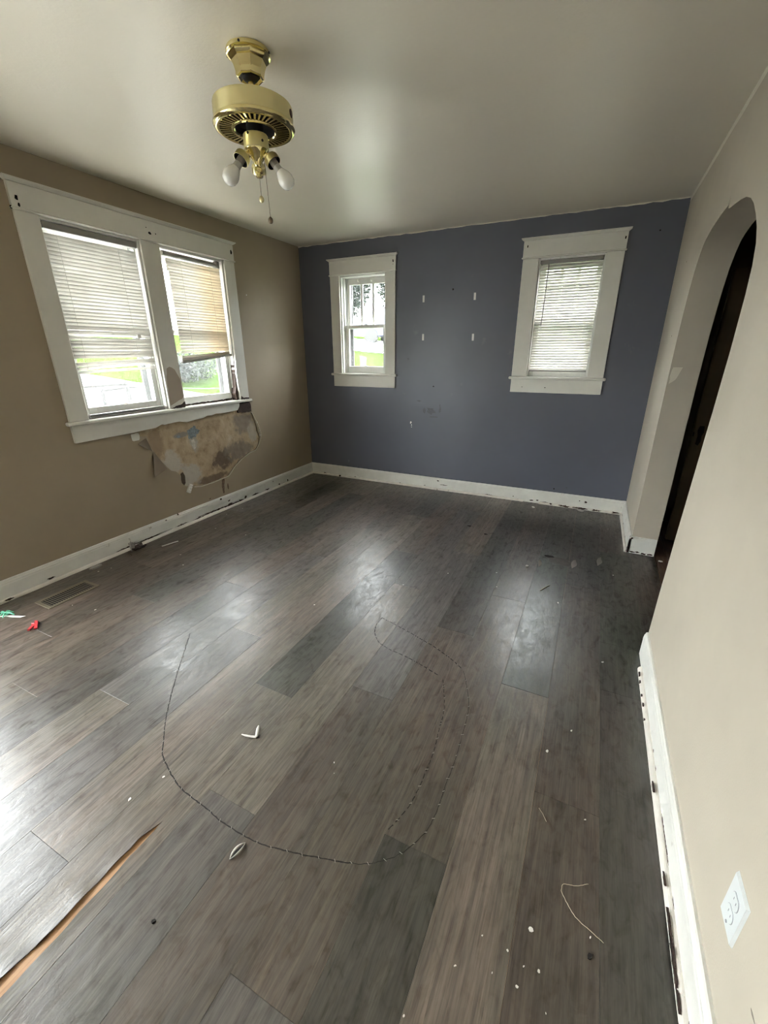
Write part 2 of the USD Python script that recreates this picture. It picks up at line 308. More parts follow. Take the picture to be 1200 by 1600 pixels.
m_scuff_pale = paint('pale_wall_scuff', (.145, .152, .175), rough=.45, mott=.1, mscale=30)

# ------------------------------------------------------------------ floor
rng = random.Random(7); nrng = np.random.default_rng(7)
P = .2008
fl = thing('floor', 'grey-brown wood-look plank flooring with a torn seam and circular cuts', 'floor', kind='structure')
part(fl, 'subfloor', cbox((-.2, Y0 - .2, -.12), (W + .165, D, -.0045), .001), m_subfloor, label='orange pine boards showing through the torn seam')
ENDS = {0: [1.126], 1: [1.584], 2: [.784], 3: [.338], 4: [1.28], 5: [.652], 6: [1.105], 7: [.31], 8: [1.374], 9: [.776], 10: [.20], 11: [.63], 12: [1.357], 13: [.899], 14: [.12], 15: [1.22], 16: [.5], -1: [1.738], -2: [.95]}
FIX = {(0, 0): 'mid', (0, 1): 'mid', (1, 0): 'light', (1, 1): 'green', (2, 0): 'green', (2, 1): 'brown', (3, 0): 'grey', (3, 1): 'brown', (3, 2): 'dark', (4, 0): 'mid', (4, 1): 'grey', (5, 1): 'light', (5, 0): 'grey',
       (6, 0): 'light', (6, 1): 'dark', (7, 0): 'grey', (7, 1): 'light', (-1, 0): 'dark', (-1, 1): 'green', (-2, 0): 'dark', (-2, 1): 'dark', (2, 2): 'mid', (1, 2): 'dark', (0, 2): 'dark', (8, 1): 'light', (9, 0): 'light', (5, 2): 'grey', (4, 2): 'light', (8, 0): 'grey'}
LEN = 1.526
def plank_mesh(x0, x1, y0, y1, zt=0.0): return cbox((x0 + .00025, y0 + .00025, -.0044), (x1 - .00025, y1 - .00025, zt), .0004)
TEAR_Y = np.array([.507, .48, .44, .40, .36, .30, .25, .20, .15, .08, .0, -.15, -.3])
TEAR_L = np.array([1.991, 1.980, 1.973, 1.971, 1.969, 1.971, 1.972, 1.972, 1.966, 1.956, 1.948, 1.943, 1.94])
TEAR_R = np.array([1.991, 1.992, 1.994, 1.990, 1.994, 1.996, 1.995, 1.999, 1.996, 1.997, 1.998, 2.0, 2.0])
def torn_plank(x0, x1, y0, y1):
    """the plank split along the tear: its left lip has lifted off the boards, its right lip a little"""
    ys = np.unique(np.concatenate([np.linspace(y0 + .0005, y1 - .0005, 40), np.linspace(.0, .53, 60)])); out = []
    jit = np.interp(ys, np.linspace(-1.6, 1.2, 90), np.random.default_rng(3).uniform(-.002, .002, 90))
    xl = np.interp(ys, TEAR_Y[::-1], TEAR_L[::-1]); xr = np.interp(ys, TEAR_Y[::-1], TEAR_R[::-1])
    open_ = (ys < .507)*np.clip((.507 - ys)/.04, 0, 1)
    wave = .55 + .45*np.sin(ys*34) + .25*np.sin(ys*71 + 1)
    for side in (0, 1):
        if side == 0: us = np.linspace(0, 1, 10); X = (x0 + .0005) + us[None]*((xl + jit*open_)[:, None] - x0 - .0005); e = us
        else: us = np.linspace(0, 1, 6); X = (xr + jit*.5*open_)[:, None] + us[None]*(x1 - .0005 - (xr + jit*.5*open_)[:, None]); e = 1 - us
        lift = (open_*(.0036 if side == 0 else .0010)*wave)[:, None]*np.clip((e[None] - .35)/.65, 0, 1)**2
        ny, nx = X.shape; Yg = np.repeat(ys[:, None], nx, 1)
        top = np.stack([X, Yg, lift], -1).reshape(-1, 3); bot = np.stack([X, Yg, lift - .0025], -1).reshape(-1, 3)
        f = []
        for i in range(ny - 1):
            for j in range(nx - 1):
                a, b, c, d = i*nx + j, i*nx + j + 1, (i + 1)*nx + j + 1, (i + 1)*nx + j
                f += [(a, b, c), (a, c, d)]
        f = np.array(f); n = ny*nx; walls = []
        for i in range(ny - 1):
            for j, fl_ in ((0, 1), (nx - 1, 0)):
                a, d = i*nx + j, (i + 1)*nx + j; q = [(a, d, d + n), (a, d + n, a + n)]
                walls += [t[::-1] if not fl_ else t for t in q]
        out.append((np.vstack([top, bot]), np.vstack([f, f[:, ::-1] + n, np.array(walls)])))
    return cat(*out)
for c in range(-2, 17):
    x1 = 3.25 - P*c; x0 = x1 - P
    x0c, x1c = max(x0, 0.0), min(x1, W)
    if c >= 0 or c == -1:
        cuts = [Y0] + sorted(ENDS[c][0] + k*LEN for k in range(-2, 3)) + [D]
    cuts = [Y0] + [y for y in sorted(ENDS[c][0] + k*LEN for k in range(-2, 3)) if Y0 < y < D] + [D]
    base = sum(1 for y in cuts[1:-1] if y < ENDS[c][0] - .01)
    for k in range(len(cuts) - 1):
        y0, y1 = cuts[k], cuts[k + 1]
        tone = FIX.get((c, k - base)) or rng.choice(['mid', 'grey', 'dark', 'brown', 'light'] if c > 6 else ['mid', 'dark', 'brown', 'mid'])
        mt = tone_mats[tone][rng.randrange(3)]
        if c == 6 and y0 < .3 < y1: part(fl, 'plank', torn_plank(x0, x1, y0, y1), mt, smooth=40, label='split plank with lifted edges')
        elif c == -1:
            # beside the right wall; under the arch the plank carries on to its full width
            for (a, b, xe) in ((y0, min(y1, 2.10), W), (max(y0, 2.10), min(y1, 3.355), x1), (max(y0, 3.355), y1, W)):
                if b - a > .02: part(fl, 'plank', plank_mesh(x0, xe, a, b), mt)
        elif c == -2:
            a, b = max(y0, 2.10), min(y1, 3.355)
            if b - a > .02: part(fl, 'plank', plank_mesh(x0, 3.605, a, b), mt)
        elif x1c - x0c > .01: part(fl, 'plank', plank_mesh(x0c, x1c, y0, y1), mt)
def smooth_line(pts, step=.012, wob=.0012, seed=1):
    pts = np.array(pts, float); s = np.concatenate([[0], np.cumsum(np.linalg.norm(np.diff(pts, axis=0), axis=1))])
    t = np.arange(0, s[-1], step); r = np.random.default_rng(seed)
    from scipy.interpolate import PchipInterpolator
    p = np.stack([PchipInterpolator(s, pts[:, k])(t) for k in range(pts.shape[1])], -1)
    return p + r.uniform(-wob, wob, p.shape)
def ribbon(p, w, z0=.0001, z1=.0007):
    p = np.asarray(p); t = np.gradient(p, axis=0); t /= np.linalg.norm(t, axis=1, keepdims=True); nn = np.stack([-t[:, 1], t[:, 0]], -1)
    w = np.broadcast_to(w, (len(p),))[:, None]/2
    n = len(p); z = lambda q, h: np.column_stack([q, np.full(n, h)])
    v = np.vstack([z(p - nn*w, z0), z(p - nn*w*.6, z1), z(p + nn*w*.6, z1), z(p + nn*w, z0)]); f = []
    for i in range(n - 1):
        for k in range(3): a, b = k*n + i, (k + 1)*n + i; f += [(a, a + 1, b + 1), (a, b + 1, b)]
    return v, np.array(f)[:, ::-1] if False else np.array(f)[:, ::-1]
SC_MAIN = [(1.279, 1.234), (1.408, 1.073), (1.497, 0.963), (1.568, 0.879), (1.666, 0.776), (1.738, 0.711), (1.779, 0.675), (1.831, 0.651), (1.904, 0.624), (1.962, 0.61), (2.03, 0.604), (2.093, 0.599), (2.164, 0.59), (2.234, 0.588), (2.302, 0.592), (2.367, 0.603), (2.443, 0.622), (2.504, 0.639), (2.569, 0.659), (2.623, 0.679), (2.67, 0.709), (2.704, 0.74), (2.732, 0.78), (2.755, 0.829), (2.767, 0.866), (2.771, 0.93), (2.77, 1.02), (2.771, 1.115), (2.766, 1.235), (2.755, 1.369), (2.709, 1.507), (2.672, 1.589)]
SC_IN = [(2.603, 1.492), (2.642, 1.392), (2.666, 1.308), (2.675, 1.224), (2.688, 1.128), (2.691, 1.049), (2.69, 0.969), (2.684, 0.898), (2.668, 0.841), (2.648, 0.786)]
SC_A = [(2.141, 1.806), (2.14, 1.752), (2.153, 1.694), (2.183, 1.642), (2.23, 1.6), (2.307, 1.576), (2.374, 1.566), (2.448, 1.55), (2.522, 1.527), (2.593, 1.505)]
SC_B = [(2.141, 1.806), (2.201, 1.788), (2.268, 1.768), (2.354, 1.741), (2.425, 1.716), (2.488, 1.695), (2.545, 1.668), (2.607, 1.636), (2.672, 1.589)]
for k, (pts, w, dash, lab) in enumerate(((SC_MAIN, .0034, 0, 'long round cut line through the planks'), (SC_IN, .003, 1, 'short dotted cut beside the round one'), (SC_A, .005, 1, 'near side of the narrow dotted loop'), (SC_B, .005, 1, 'far side of the narrow dotted loop'))):
    p = smooth_line(pts, .010, .0012, k)
    wid = w*(.7 + .6*np.random.default_rng(k).random(len(p)))
    if k == 0:
        xw = p[:, 0]; wid = wid*np.where(xw > 2.6, .55, 1.0)
    if dash:
        ms = [ribbon(p[i:i + 3], wid[i:i + 3]) for i in range(0, len(p) - 3, 3)]
    else: ms = [ribbon(p, wid)]
    ln = part(fl, 'cut_line', cat(*ms), m_score, label=lab)
    tk, r2 = [], np.random.default_rng(50 + k)
    for i in range(4, len(p) - 4, 5 if not dash else 7):
        t = p[i + 1] - p[i - 1]; t /= np.linalg.norm(t); nn = np.array([-t[1], t[0]]); L = r2.uniform(.002, .006)
        tk.append(ribbon(np.array([p[i] - nn*L + t*.003, p[i], p[i] + nn*L - t*.003]), np.array([.0006, .0016, .0006]), .0004, .0016))
    part(ln, 'frayed_nick', cat(*tk), m_fray, kind='stuff')

# hall floor beyond the arch
fh = thing('floor_hall', 'worn red-brown board floor in the dark hall beyond the archway', 'floor', kind='structure')
part(fh, 'subfloor', cbox((W + .165, .6, -.12), (5.0, D, -.012), .001), m_barewood)
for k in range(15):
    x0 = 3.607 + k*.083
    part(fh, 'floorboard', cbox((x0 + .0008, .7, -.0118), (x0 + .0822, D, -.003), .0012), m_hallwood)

# ------------------------------------------------------------------ ceiling
ce = thing('ceiling', 'flat painted plaster ceiling, off-white with a soft sheen', 'ceiling', kind='structure')
part(ce, 'ceiling_plaster', cbox((-.25, Y0 - .2, H), (5.2, D + .25, H + .15), .001), m_ceil)

# ------------------------------------------------------------------ walls
# left wall: core and a 12 mm painted skin with the broken-out patch under the window
LU0, LU1, LV0, LV1 = 1.705, 3.115, .975, 2.145
DOOR = (-.98, .72, 0.0, 2.08)
HOLE = [(3.101, 0.857), (3.253, 0.849), (3.296, 0.762), (3.315, 0.663), (3.333, 0.594), (3.311, 0.516), (3.262, 0.475), (3.155, 0.464), (3.025, 0.419), (2.918, 0.356), (2.845, 0.295), (2.766, 0.3), (2.638, 0.285), (2.53, 0.295), (2.432, 0.327), (2.372, 0.325), (2.333, 0.371), (2.341, 0.432), (2.299, 0.477), (2.239, 0.519), (2.193, 0.583), (2.141, 0.672), (2.106, 0.729), (2.115, 0.802), (2.051, 0.812), (2.052, 0.86), (2.3, .90), (2.8, .90), (3.1, .945), (3.24, .945), (3.253, .86)]
hole = jag(Polygon(HOLE).buffer(0), .022, .005, nrng)
BOXH = Polygon([(2.347, 0.446), (2.374, 0.458), (2.390, 0.421), (2.382, 0.355), (2.352, 0.332), (2.331, 0.371)])
lw = thing('wall_left', 'tan painted wall with a double window and a broken-out plaster patch', 'wall', kind='structure')
full = sbox(Y0 - .2, -.1, D + .2, H)
win = sbox(LU0, LV0, LU1, LV1); dr = sbox(DOOR[0], -.1, DOOR[1], DOOR[3])
part(lw, 'wall_core', fpoly(FL, full.difference(win).difference(dr).difference(BOXH), -.2, -.013), m_plaster)
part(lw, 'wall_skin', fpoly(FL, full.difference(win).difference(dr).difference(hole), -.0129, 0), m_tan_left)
inner = hole.buffer(-.004)
inner = max(getattr(inner, 'geoms', [inner]), key=lambda g: g.area).difference(BOXH.buffer(.002)); inner = max(getattr(inner, 'geoms', [inner]), key=lambda g: g.area)
def plz(u, v, k=.006): return -.0105 + k*(meshkit.fbm(np.stack([u*9, v*9, u*0 + 3], -1), 4, 5) - .5)*2*.9 + .004*(meshkit.noise(np.stack([u*40, v*40, u*0], -1), 2) - .5)
part(lw, 'exposed_plaster', FL(sheet(Polygon(inner.exterior), .012, plz)), m_plaster, smooth=50, label='bare stained plaster under the window')
def scrap(name, poly, mat, lab, lift=.0014, amp=.006):
    pg = jag(Polygon(poly).buffer(0), .012, amp, nrng)
    pg = max(getattr(pg, 'geoms', [pg]), key=lambda g: g.area)
    part(lw, name, FL(sheet(pg, .010, lambda u, v: plz(u, v) + lift)), mat, smooth=50, label=lab)
scrap('paint_scrap', [(2.476, 0.794), (2.513, 0.815), (2.562, 0.81), (2.616, 0.779), (2.601, 0.747), (2.565, 0.739), (2.525, 0.711), (2.485, 0.718), (2.477, 0.76)], m_pl_blue, 'blue-grey scrap of old paint', .002, .011)
scrap('paint_scrap', [(2.5, 0.709), (2.542, 0.708), (2.546, 0.631), (2.514, 0.623)], m_pl_white, 'whitish drip below the blue scrap')
scrap('paint_scrap', [(2.36, .765), (2.40, .772), (2.415, .745), (2.375, .742)], m_pl_blue, 'small blue-grey speck', .002, .006)
# the empty electrical box opening
part(lw, 'electrical_box', FL(cat(cbox((2.325, .325, -.075), (2.396, .465, -.072), .0005), cbox((2.325, .325, -.075), (2.328, .465, -.014), .0005), cbox((2.393, .325, -.075), (2.396, .465, -.014), .0005), cbox((2.325, .325, -.075), (2.396, .328, -.014), .0005), cbox((2.325, .462, -.075), (2.396, .465, -.014), .0005))), m_hole, label='dark empty box opening')
def flap(pts, out, mat, lab):
    """a torn sheet of wall paper: (u, v) corners, out = distance from the wall at each"""
    pg = Polygon(pts); pts_ = np.array(pts); d = np.array(out)
    A = np.column_stack([pts_, np.ones(len(pts_))]); co, *_ = np.linalg.lstsq(A, d, rcond=None)
    h = lambda u, v: np.maximum(np.column_stack([u, v, np.ones(len(u))]) @ co, .0008) + .003*(meshkit.noise(np.stack([u*22, v*22, u*0], -1), 3) - .4)
    v, f = sheet(pg, .012, h); n = len(v); v2 = v.copy(); v2[:, 2] -= .0012
    part(lw, 'torn_flap', FL((np.vstack([v, v2]), np.vstack([f, f[:, ::-1] + n]))), mat, smooth=50, label=lab)
flap([(2.133, 0.686), (2.072, 0.495), (2.222, 0.524)], [.003, .045, .004], m_tan_torn, 'pointed flap of torn wall paper')
flap([(2.002, 0.767), (2.093, 0.796), (2.124, 0.688)], [.03, .004, .004], m_tan_torn, 'small torn flap')
part(lw, 'paint_chip', fpoly(FL, jag(Polygon([(1.981, 0.842), (2.045, 0.843), (2.046, 0.789), (1.987, 0.788)]), .015, .003, nrng), .0, .0012), m_trim, label='pale square smear of trim paint')
part(lw, 'crack', fpoly(FL, jag(Polygon([(2.768, 0.286), (2.80, 0.29), (2.783, 0.217), (2.778, 0.15), (2.762, 0.150), (2.756, 0.225)]), .012, .003, nrng), 0, .0006), m_pl_dark, label='brown damp streak below the patch')
part(lw, 'nail_head', fpoly(FL, Polygon([(3.357, 1.895), (3.366, 1.895), (3.366, 1.906), (3.357, 1.906)]), 0, .002), m_white_plastic)
for (u, v, rx, rz) in ((2.83, .20, .008, .03), (2.60, .13 + .02, .01, .006)): part(lw, 'scratch', fpoly(FL, blob(u, v, rx, rz, nrng), 0, .0005), m_pl_dark)

# back wall
BW = ((.490, 1.021), (2.440, 2.957)); BV0, BV1 = 1.18, 2.14
bw = thing('wall_back', 'slate-blue painted wall with two small windows', 'wall', kind='structure')
bpoly = sbox(-.2, -.1, 5.2, H)
for a, b in BW: bpoly = bpoly.difference(sbox(a, BV0, b, BV1))
bmain = bpoly.intersection(sbox(-.2, -.1, W, H)); bhall = bpoly.intersection(sbox(W, -.1, 5.2, H))
part(bw, 'wall_surface', fpoly(FB, bmain, -.2, 0), m_blue)
edge = [(0, H)] + [(x, H - .004 - .008*random.Random(i).random()) for i, x in enumerate(np.linspace(0, W, 60))] + [(W, H)]
part(bw, 'paint_edge', fpoly(FB, Polygon(edge).buffer(0), 0, .0006), m_ceil, label='uneven line of ceiling paint along the top')
for (x, z, rx, rz, mt) in ((1.535, .835, .045, .035, m_smudge), (1.632, .855, .010, .050, m_smudge), (1.46, .83, .012, .03, m_smudge), (1.56, .775, .05, .006, m_smudge), (1.40, .93, .022, .010, m_smudge), (1.708, 1.947, .009, .009, m_hole), (1.552, .678 + .4, .008, .006, m_hole), (2.819, .141 + .02, .007, .008, m_hole), (.53, .201, .012, .014, m_scuff_pale), (1.27, 1.34, .01, .012, m_smudge), (2.93, .19, .006, .007, m_smudge), (3.29, 2.25, .006, .006, m_hole)):
    part(bw, 'scuff', fpoly(FB, blob(x, z, rx, rz, nrng, 13, .4), 0, .0004), mt)
for (x, z, s) in ((1.313, .702, .011), (1.321, .675, .007), (1.322, .655, .005)): part(bw, 'paint_fleck', fpoly(FB, blob(x, z, s, s, nrng, 8), 0, .001), m_chip)

# right wall with the archway
ARCH = [(2.10, -.1), (2.10, .0), (2.085, .35), (2.06, .65), (2.035, .9), (2.005, 1.2), (1.988, 1.4), (1.988, 1.58), (2.0, 1.67), (2.03, 1.74), (2.08, 1.80), (2.14, 1.85), (2.217, 1.902), (2.285, 1.935), (2.369, 1.960), (2.463, 1.974), (2.56, 1.984), (2.655, 1.992), (2.676, 1.996), (2.684, 2.050), (2.705, 2.014), (2.75, 2.012), (2.85, 2.006), (3.0, 1.988), (3.09, 1.968), (3.15, 1.945), (3.205, 1.90), (3.256, 1.835), (3.295, 1.74), (3.325, 1.62), (3.345, 1.48), (3.358, 1.2), (3.358, .9), (3.355, 0.0), (3.355, -.1)]
rw = thing('wall_right', 'cream-tan painted wall with a plastered archway', 'wall', kind='structure')
rp = sbox(Y0 - .2, -.1, D, H).difference(Polygon(ARCH).buffer(0))
part(rw, 'wall_surface', fpoly(FR, rp, -.162, 0), m_tan, smooth=35)
strip = [(Y0, H)] + [(y, H - .030 - .006*random.Random(i + 90).random()) for i, y in enumerate(np.linspace(Y0, D, 60))] + [(D, H)]
part(rw, 'paint_edge', fpoly(FR, Polygon(strip).buffer(0), 0, .0006), m_ceil, label='band of ceiling paint along the top')
FJ = Frame(lambda p: np.stack([p[:, 0], 3.3575 - p[:, 2], p[:, 1]], -1))
part(rw, 'patched_plaster', fpoly(FJ, jag(Polygon([(3.458, 1.436), (3.504, 1.425), (3.513, 1.304), (3.484, 1.226), (3.452, 1.206), (3.456, 1.323)]), .02, .004, nrng), -.012, .0045), m_ceil, label='pale filler patch inside the arch')
for (y, z, a, b) in ((1.02, 1.02, .010, .003), (3.62, 1.5, .012, .004), (3.7, 1.95, .01, .004), (1.5, 2.36, .03, .004), (.62, .31, .012, .003), (.55, .22, .004, .008)):
    part(rw, 'scuff', fpoly(FR, blob(y, z, a, b, nrng, 9), 0, .0004), m_pl_grey)
# wall behind the camera
fw = thing('wall_front', 'tan painted wall closing the room', 'wall', kind='structure')
part(fw, 'wall_surface', fpoly(FF, sbox(0, -.1, W + .162, H), -.2, 0), m_tan)
# hall shell
hw = thing('wall_hall', 'dim brown painted walls of the hall beyond the archway', 'wall', kind='structure')
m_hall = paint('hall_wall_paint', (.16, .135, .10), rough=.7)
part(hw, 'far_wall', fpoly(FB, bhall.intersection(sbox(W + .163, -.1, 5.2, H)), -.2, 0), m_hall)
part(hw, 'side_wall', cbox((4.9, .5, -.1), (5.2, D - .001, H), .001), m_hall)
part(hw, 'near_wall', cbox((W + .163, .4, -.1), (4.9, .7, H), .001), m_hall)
hb = thing('baseboard_hall', 'dark grimy baseboard at the end of the hall', 'baseboard', kind='structure')
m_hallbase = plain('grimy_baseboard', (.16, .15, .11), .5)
part(hb, 'board', fbox(FB, W + .17, 4.89, 0, .115, 0, .016, .004), m_hallbase)
part(hb, 'shoe_molding', fbox(FB, W + .17, 4.89, -.002, .018, .016, .03, .005), m_hallbase)

# ------------------------------------------------------------------ baseboards
def profile_run(fr, u0, u1, pts):
    """extrudes a (w, v) profile along u"""
    m = extrude(Polygon(pts), u1 - u0); v = np.array(m.vertices)      # x=w, y=v, z=u
    return fr((np.stack([v[:, 2] + u0, v[:, 1], v[:, 0]], -1), np.array(m.faces)))
BASEP = [(0, 0), (.018, 0), (.018, .098), (.0165, .104), (.0165, .112), (.013, .118), (.011, .126), (.007, .129), (0, .129)]
SHOEP = [(.018, 0)] + [(.018 + .016*math.cos(a), .019*math.sin(a)) for a in np.linspace(0, math.pi/2, 6)]
def baseboard(name, lab, fr, u0, u1, shoes, chips):
    t = thing(name, lab, 'baseboard', kind='structure')
    part(t, 'board', profile_run(fr, u0, u1, BASEP), m_base)
    for a, b in shoes: part(t, 'shoe_molding', profile_run(fr, a, b, SHOEP), m_shoe)
    for (u, v, ru, rv) in chips:
        onshoe = v < .02
        part(t, 'bare_patch', fpoly(fr, blob(u, v, ru, rv, nrng, 12 if ru < .03 else 30, .45 if ru < .03 else .6), .018 if not onshoe else .03, .0186 if not onshoe else .0346), m_barewood, label='chipped patch of bare dark wood')
    return t
baseboard('baseboard_left', 'white baseboard with chipped lower edge along the tan window wall', FL, DOOR[1] + .1, D - .018, [(DOOR[1] + .1, D - .034)],
    [(2.571, .030, .10, .009), (2.42, .024, .05, .006), (2.808, .026, .09, .012), (2.95, .026, .06, .008), (3.168, .028, .05, .007), (3.02, .04, .012, .014), (2.23, .126, .010, .010), (2.706, .116, .012, .009), (2.80, .07, .014, .008), (2.114, .116, .008, .005), (1.233, .030, .02, .006), (.99, .012, .02, .005), (1.95, .026, .14, .006), (1.75, .024, .06, .005), (2.25, .028, .05, .005), (3.55, .03, .012, .01), (3.7, .035, .01, .012), (3.35, .028, .03, .006), (2.65, .028, .06, .006), (3.45, .09, .006, .005)])
baseboard('baseboard_back', 'white baseboard along the slate-blue wall, dark gap under its right end', FB, .0, W, [(.019, 2.55), (2.70, W - .02)],
    [(.195, .022, .015, .007), (.418, .015, .014, .01), (3.114, .075, .010, .009), (3.06, .08, .006, .004), (2.63, .022, .02, .006), (2.682, .03, .01, .006), (2.75, .02, .03, .005), (2.812, .017, .012, .006), (2.929, .012, .04, .008), (3.073, .012, .05, .008), (3.213, .012, .04, .006), (3.373, .015, .03, .006), (1.2, .02, .012, .004), (1.5, .03, .01, .004), (2.2, .02, .03, .004), (1.65, .1, .012, .006), (1.72, .06, .03, .004), (.62, .02, .008, .005), (2.45, .04, .006, .005)])
t_r = baseboard('baseboard_right', 'short white baseboard between the archway and the blue wall', FR, 3.338, D - .018, [(3.338, D - .034)], [(3.37, .02, .012, .01), (3.6, .02, .02, .004), (3.9, .022, .02, .005), (4.1, .03, .008, .01)])
FJ2 = Frame(lambda p: np.stack([p[:, 0], 3.356 - p[:, 2], p[:, 1]], -1))
part(t_r, 'board', profile_run(FJ2, W - .018, W + .158, [(0, 0), (.018, 0), (.018, .11), (.012, .128), (0, .128)]), m_base, label='return of the baseboard into the arch')
for (u, v, ru, rv) in ((W + .0, .118, .009, .006), (W - .012, .02, .006, .02), (W + .05, .014, .02, .005), (W + .09, .008, .02, .006), (W + .13, .010, .02, .007), (W + .02, .01, .015, .006)):
    part(t_r, 'bare_patch', fpoly(FJ2, blob(u, v, ru, rv, nrng, 12, .45), .018, .0187), m_barewood)
baseboard('baseboard_near', 'white baseboard with badly chipped shoe under the tan wall by the outlet', FR, Y0, 2.085, [(Y0, 1.955)],
    [(.885, .014, .045, .006), (.84, .012, .04, .006), (.80, .012, .03, .005), (1.168, .020, .04, .005), (1.089, .020, .03, .005), (1.30, .018, .02, .006), (1.458, .022, .006, .004), (.743, .012, .02, .004), (.70, .02, .01, .004), (1.90, .014, .012, .008), (1.85, .01, .01, .005), (1.76, .012, .008, .005), (1.70, .016, .008, .004), (1.62, .010, .006, .006), (.95, .02, .012, .004), (.66, .012, .014, .006), (1.0, .018, .02, .004), (1.38, .02, .01, .004), (.6, .013, .02, .006)])

baseboard('baseboard_front', 'white baseboard along the wall behind the camera', FF, .0, W - .018, [(.02, W - .035)], [])
# ------------------------------------------------------------------ windows
def sash(T, name, fr, u0, u1, v0, v1, w0, w1, st=.042, top=.042, bot=.042, muntins=0, lab=None):
    fr_m = cat(fbox(fr, u0, u0 + st, v0, v1, w0, w1), fbox(fr, u1 - st, u1, v0, v1, w0, w1), fbox(fr, u0 + st, u1 - st, v0, v0 + bot, w0, w1), fbox(fr, u0 + st, u1 - st, v1 - top, v1, w0, w1))
    s = part(T, name, fr_m, m_sash, label=lab)
    g = (w0 + w1)/2
    cols = np.linspace(u0 + st, u1 - st, muntins + 2)
    for k in range(muntins):
        part(s, 'muntin', fbox(fr, cols[k + 1] - .0125, cols[k + 1] + .0125, v0 + bot, v1 - top, w0 + .004, w1 - .004, .003), m_sash)
    for k in range(muntins + 1):
        a = cols[k] + (.0125 if k else 0); b = cols[k + 1] - (.0125 if k < muntins else 0)
        part(s, 'pane', fbox(fr, a, b, v0 + bot, v1 - top, g - .0015, g + .0015, .0005), m_glass)
    return s
def window(name, lab, fr, uo0, uo1, opens, v0, v1, muntins, ap_poly=None, end_cut=False):
    T = thing(name, lab, 'window', kind='structure')
    ap = v0 - .024
    for k, (a, b) in enumerate(opens):
        # lining, stops, outside sill
        part(T, 'jamb', cat(fbox(fr, a - .004, a + .012, v0, v1, -.2, -.0002), fbox(fr, b - .012, b + .004, v0, v1, -.2, -.0002), fbox(fr, a + .012, b - .012, v1 - .014, v1 + .004, -.2, -.0002)), m_sash)
        part(T, 'sash_stop', cat(fbox(fr, a + .012, a + .022, v0, v1 - .014, -.052, -.038), fbox(fr, b - .022, b - .012, v0, v1 - .014, -.052, -.038)), m_sash)
        part(T, 'parting_bead', cat(fbox(fr, a + .012, a + .024, v0, v1 - .014, -.098, -.090), fbox(fr, b - .024, b - .012, v0, v1 - .014, -.098, -.090)), m_alu)
        mid = (v0 + v1)/2 - .01
        lo = sash(T, 'lower_sash', fr, a + .013, b - .013, v0 + .001, mid + .02, -.089, -.053, bot=.068, top=.03)
        part(lo, 'sash_lift', fbox(fr, (a + b)/2 - .02, (a + b)/2 + .02, v0 + .068, v0 + .076, -.052, -.040, .003), m_sash)
        part(lo, 'sash_lock', fbox(fr, (a + b)/2 - .022, (a + b)/2 + .022, mid + .0205, mid + .032, -.085, -.060, .004), m_alu)
        sash(T, 'upper_sash', fr, a + .013, b - .013, mid - .012, v1 - .015, -.134, -.099, bot=.03, top=.06, muntins=muntins)
        part(T, 'storm_frame', cat(*[fbox(fr, *q, -.178, -.160, .001) for q in ((a + .013, a + .05, v0 + .001, v1 - .015), (b - .05, b - .013, v0 + .001, v1 - .015), (a + .05, b - .05, v0 + .001, v0 + .03), (a + .05, b - .05, v1 - .05, v1 - .015), (a + .05, b - .05, mid - .012, mid + .014))]), m_storm, label='grey metal storm window frame')
    part(T, 'sill', cat(fbox(fr, opens[0][0] - .004, opens[-1][1] + .004, v0 - .03, v0, -.23, -.053, .003)), m_sash)
    if len(opens) == 2: part(T, 'mullion', fbox(fr, opens[0][1] + .004, opens[1][0] - .004, v0, v1, -.2, -.0002), m_sash)
    # casings
    part(T, 'side_casing', fbox(fr, uo0, opens[0][0], v0, v1, .0002, .0195, .002), m_trim)
    part(T, 'side_casing', fbox(fr, opens[-1][1], uo1, v0, v1, .0002, .0195, .002), m_trim)
    if len(opens) == 2: part(T, 'mullion_casing', fbox(fr, opens[0][1], opens[1][0], v0, v1, .0002, .0195, .002), m_trim)
    part(T, 'head_casing', fbox(fr, uo0 - .004, uo1 + .004, v1 + .012, v1 + .132, .0002, .0205, .002), m_trim)
    part(T, 'head_fillet', fbox(fr, uo0 - .012, uo1 + .012, v1, v1 + .012, .0002, .030, .005), m_trim)
    c0, c1 = v1 + .132, v1 + .152
    part(T, 'head_cap', fr(hull([(u, v, w) for (u, v, w) in [(uo0 - .006, c0, .0002), (uo1 + .006, c0, .0002), (uo0 - .006, c0, .024), (uo1 + .006, c0, .024), (uo0 - .024, c1 - .006, .0002), (uo1 + .024, c1 - .006, .0002), (uo0 - .024, c1 - .006, .042), (uo1 + .024, c1 - .006, .042), (uo0 - .024, c1, .0002), (uo1 + .024, c1, .0002), (uo0 - .024, c1, .042), (uo1 + .024, c1, .042)]])), m_trim)
    part(T, 'stool', cat(fbox(fr, uo0 - .022, uo1 + .022, ap, v0 - .0002, .0002, .042, .006), fbox(fr, opens[0][0], opens[-1][1], ap + .004, v0 - .0004, -.0526, .0002, .001)), m_trim)
    if ap_poly is None: part(T, 'apron', fbox(fr, uo0, uo1, ap - .115, ap - .0002, .0002, .0195, .002), m_trim)
    else: part(T, 'apron', fpoly(fr, ap_poly, .0002, .0195), m_trim, label='apron board with a broken lower edge')
    return T
def hole_marks(T, fr, L):
    for (u, v, a, b) in L: part(T, 'screw_hole', fpoly(fr, blob(u, v, a, b, nrng, 9, .3), .0195, .0215), m_hole, label='dark leftover bracket hole')
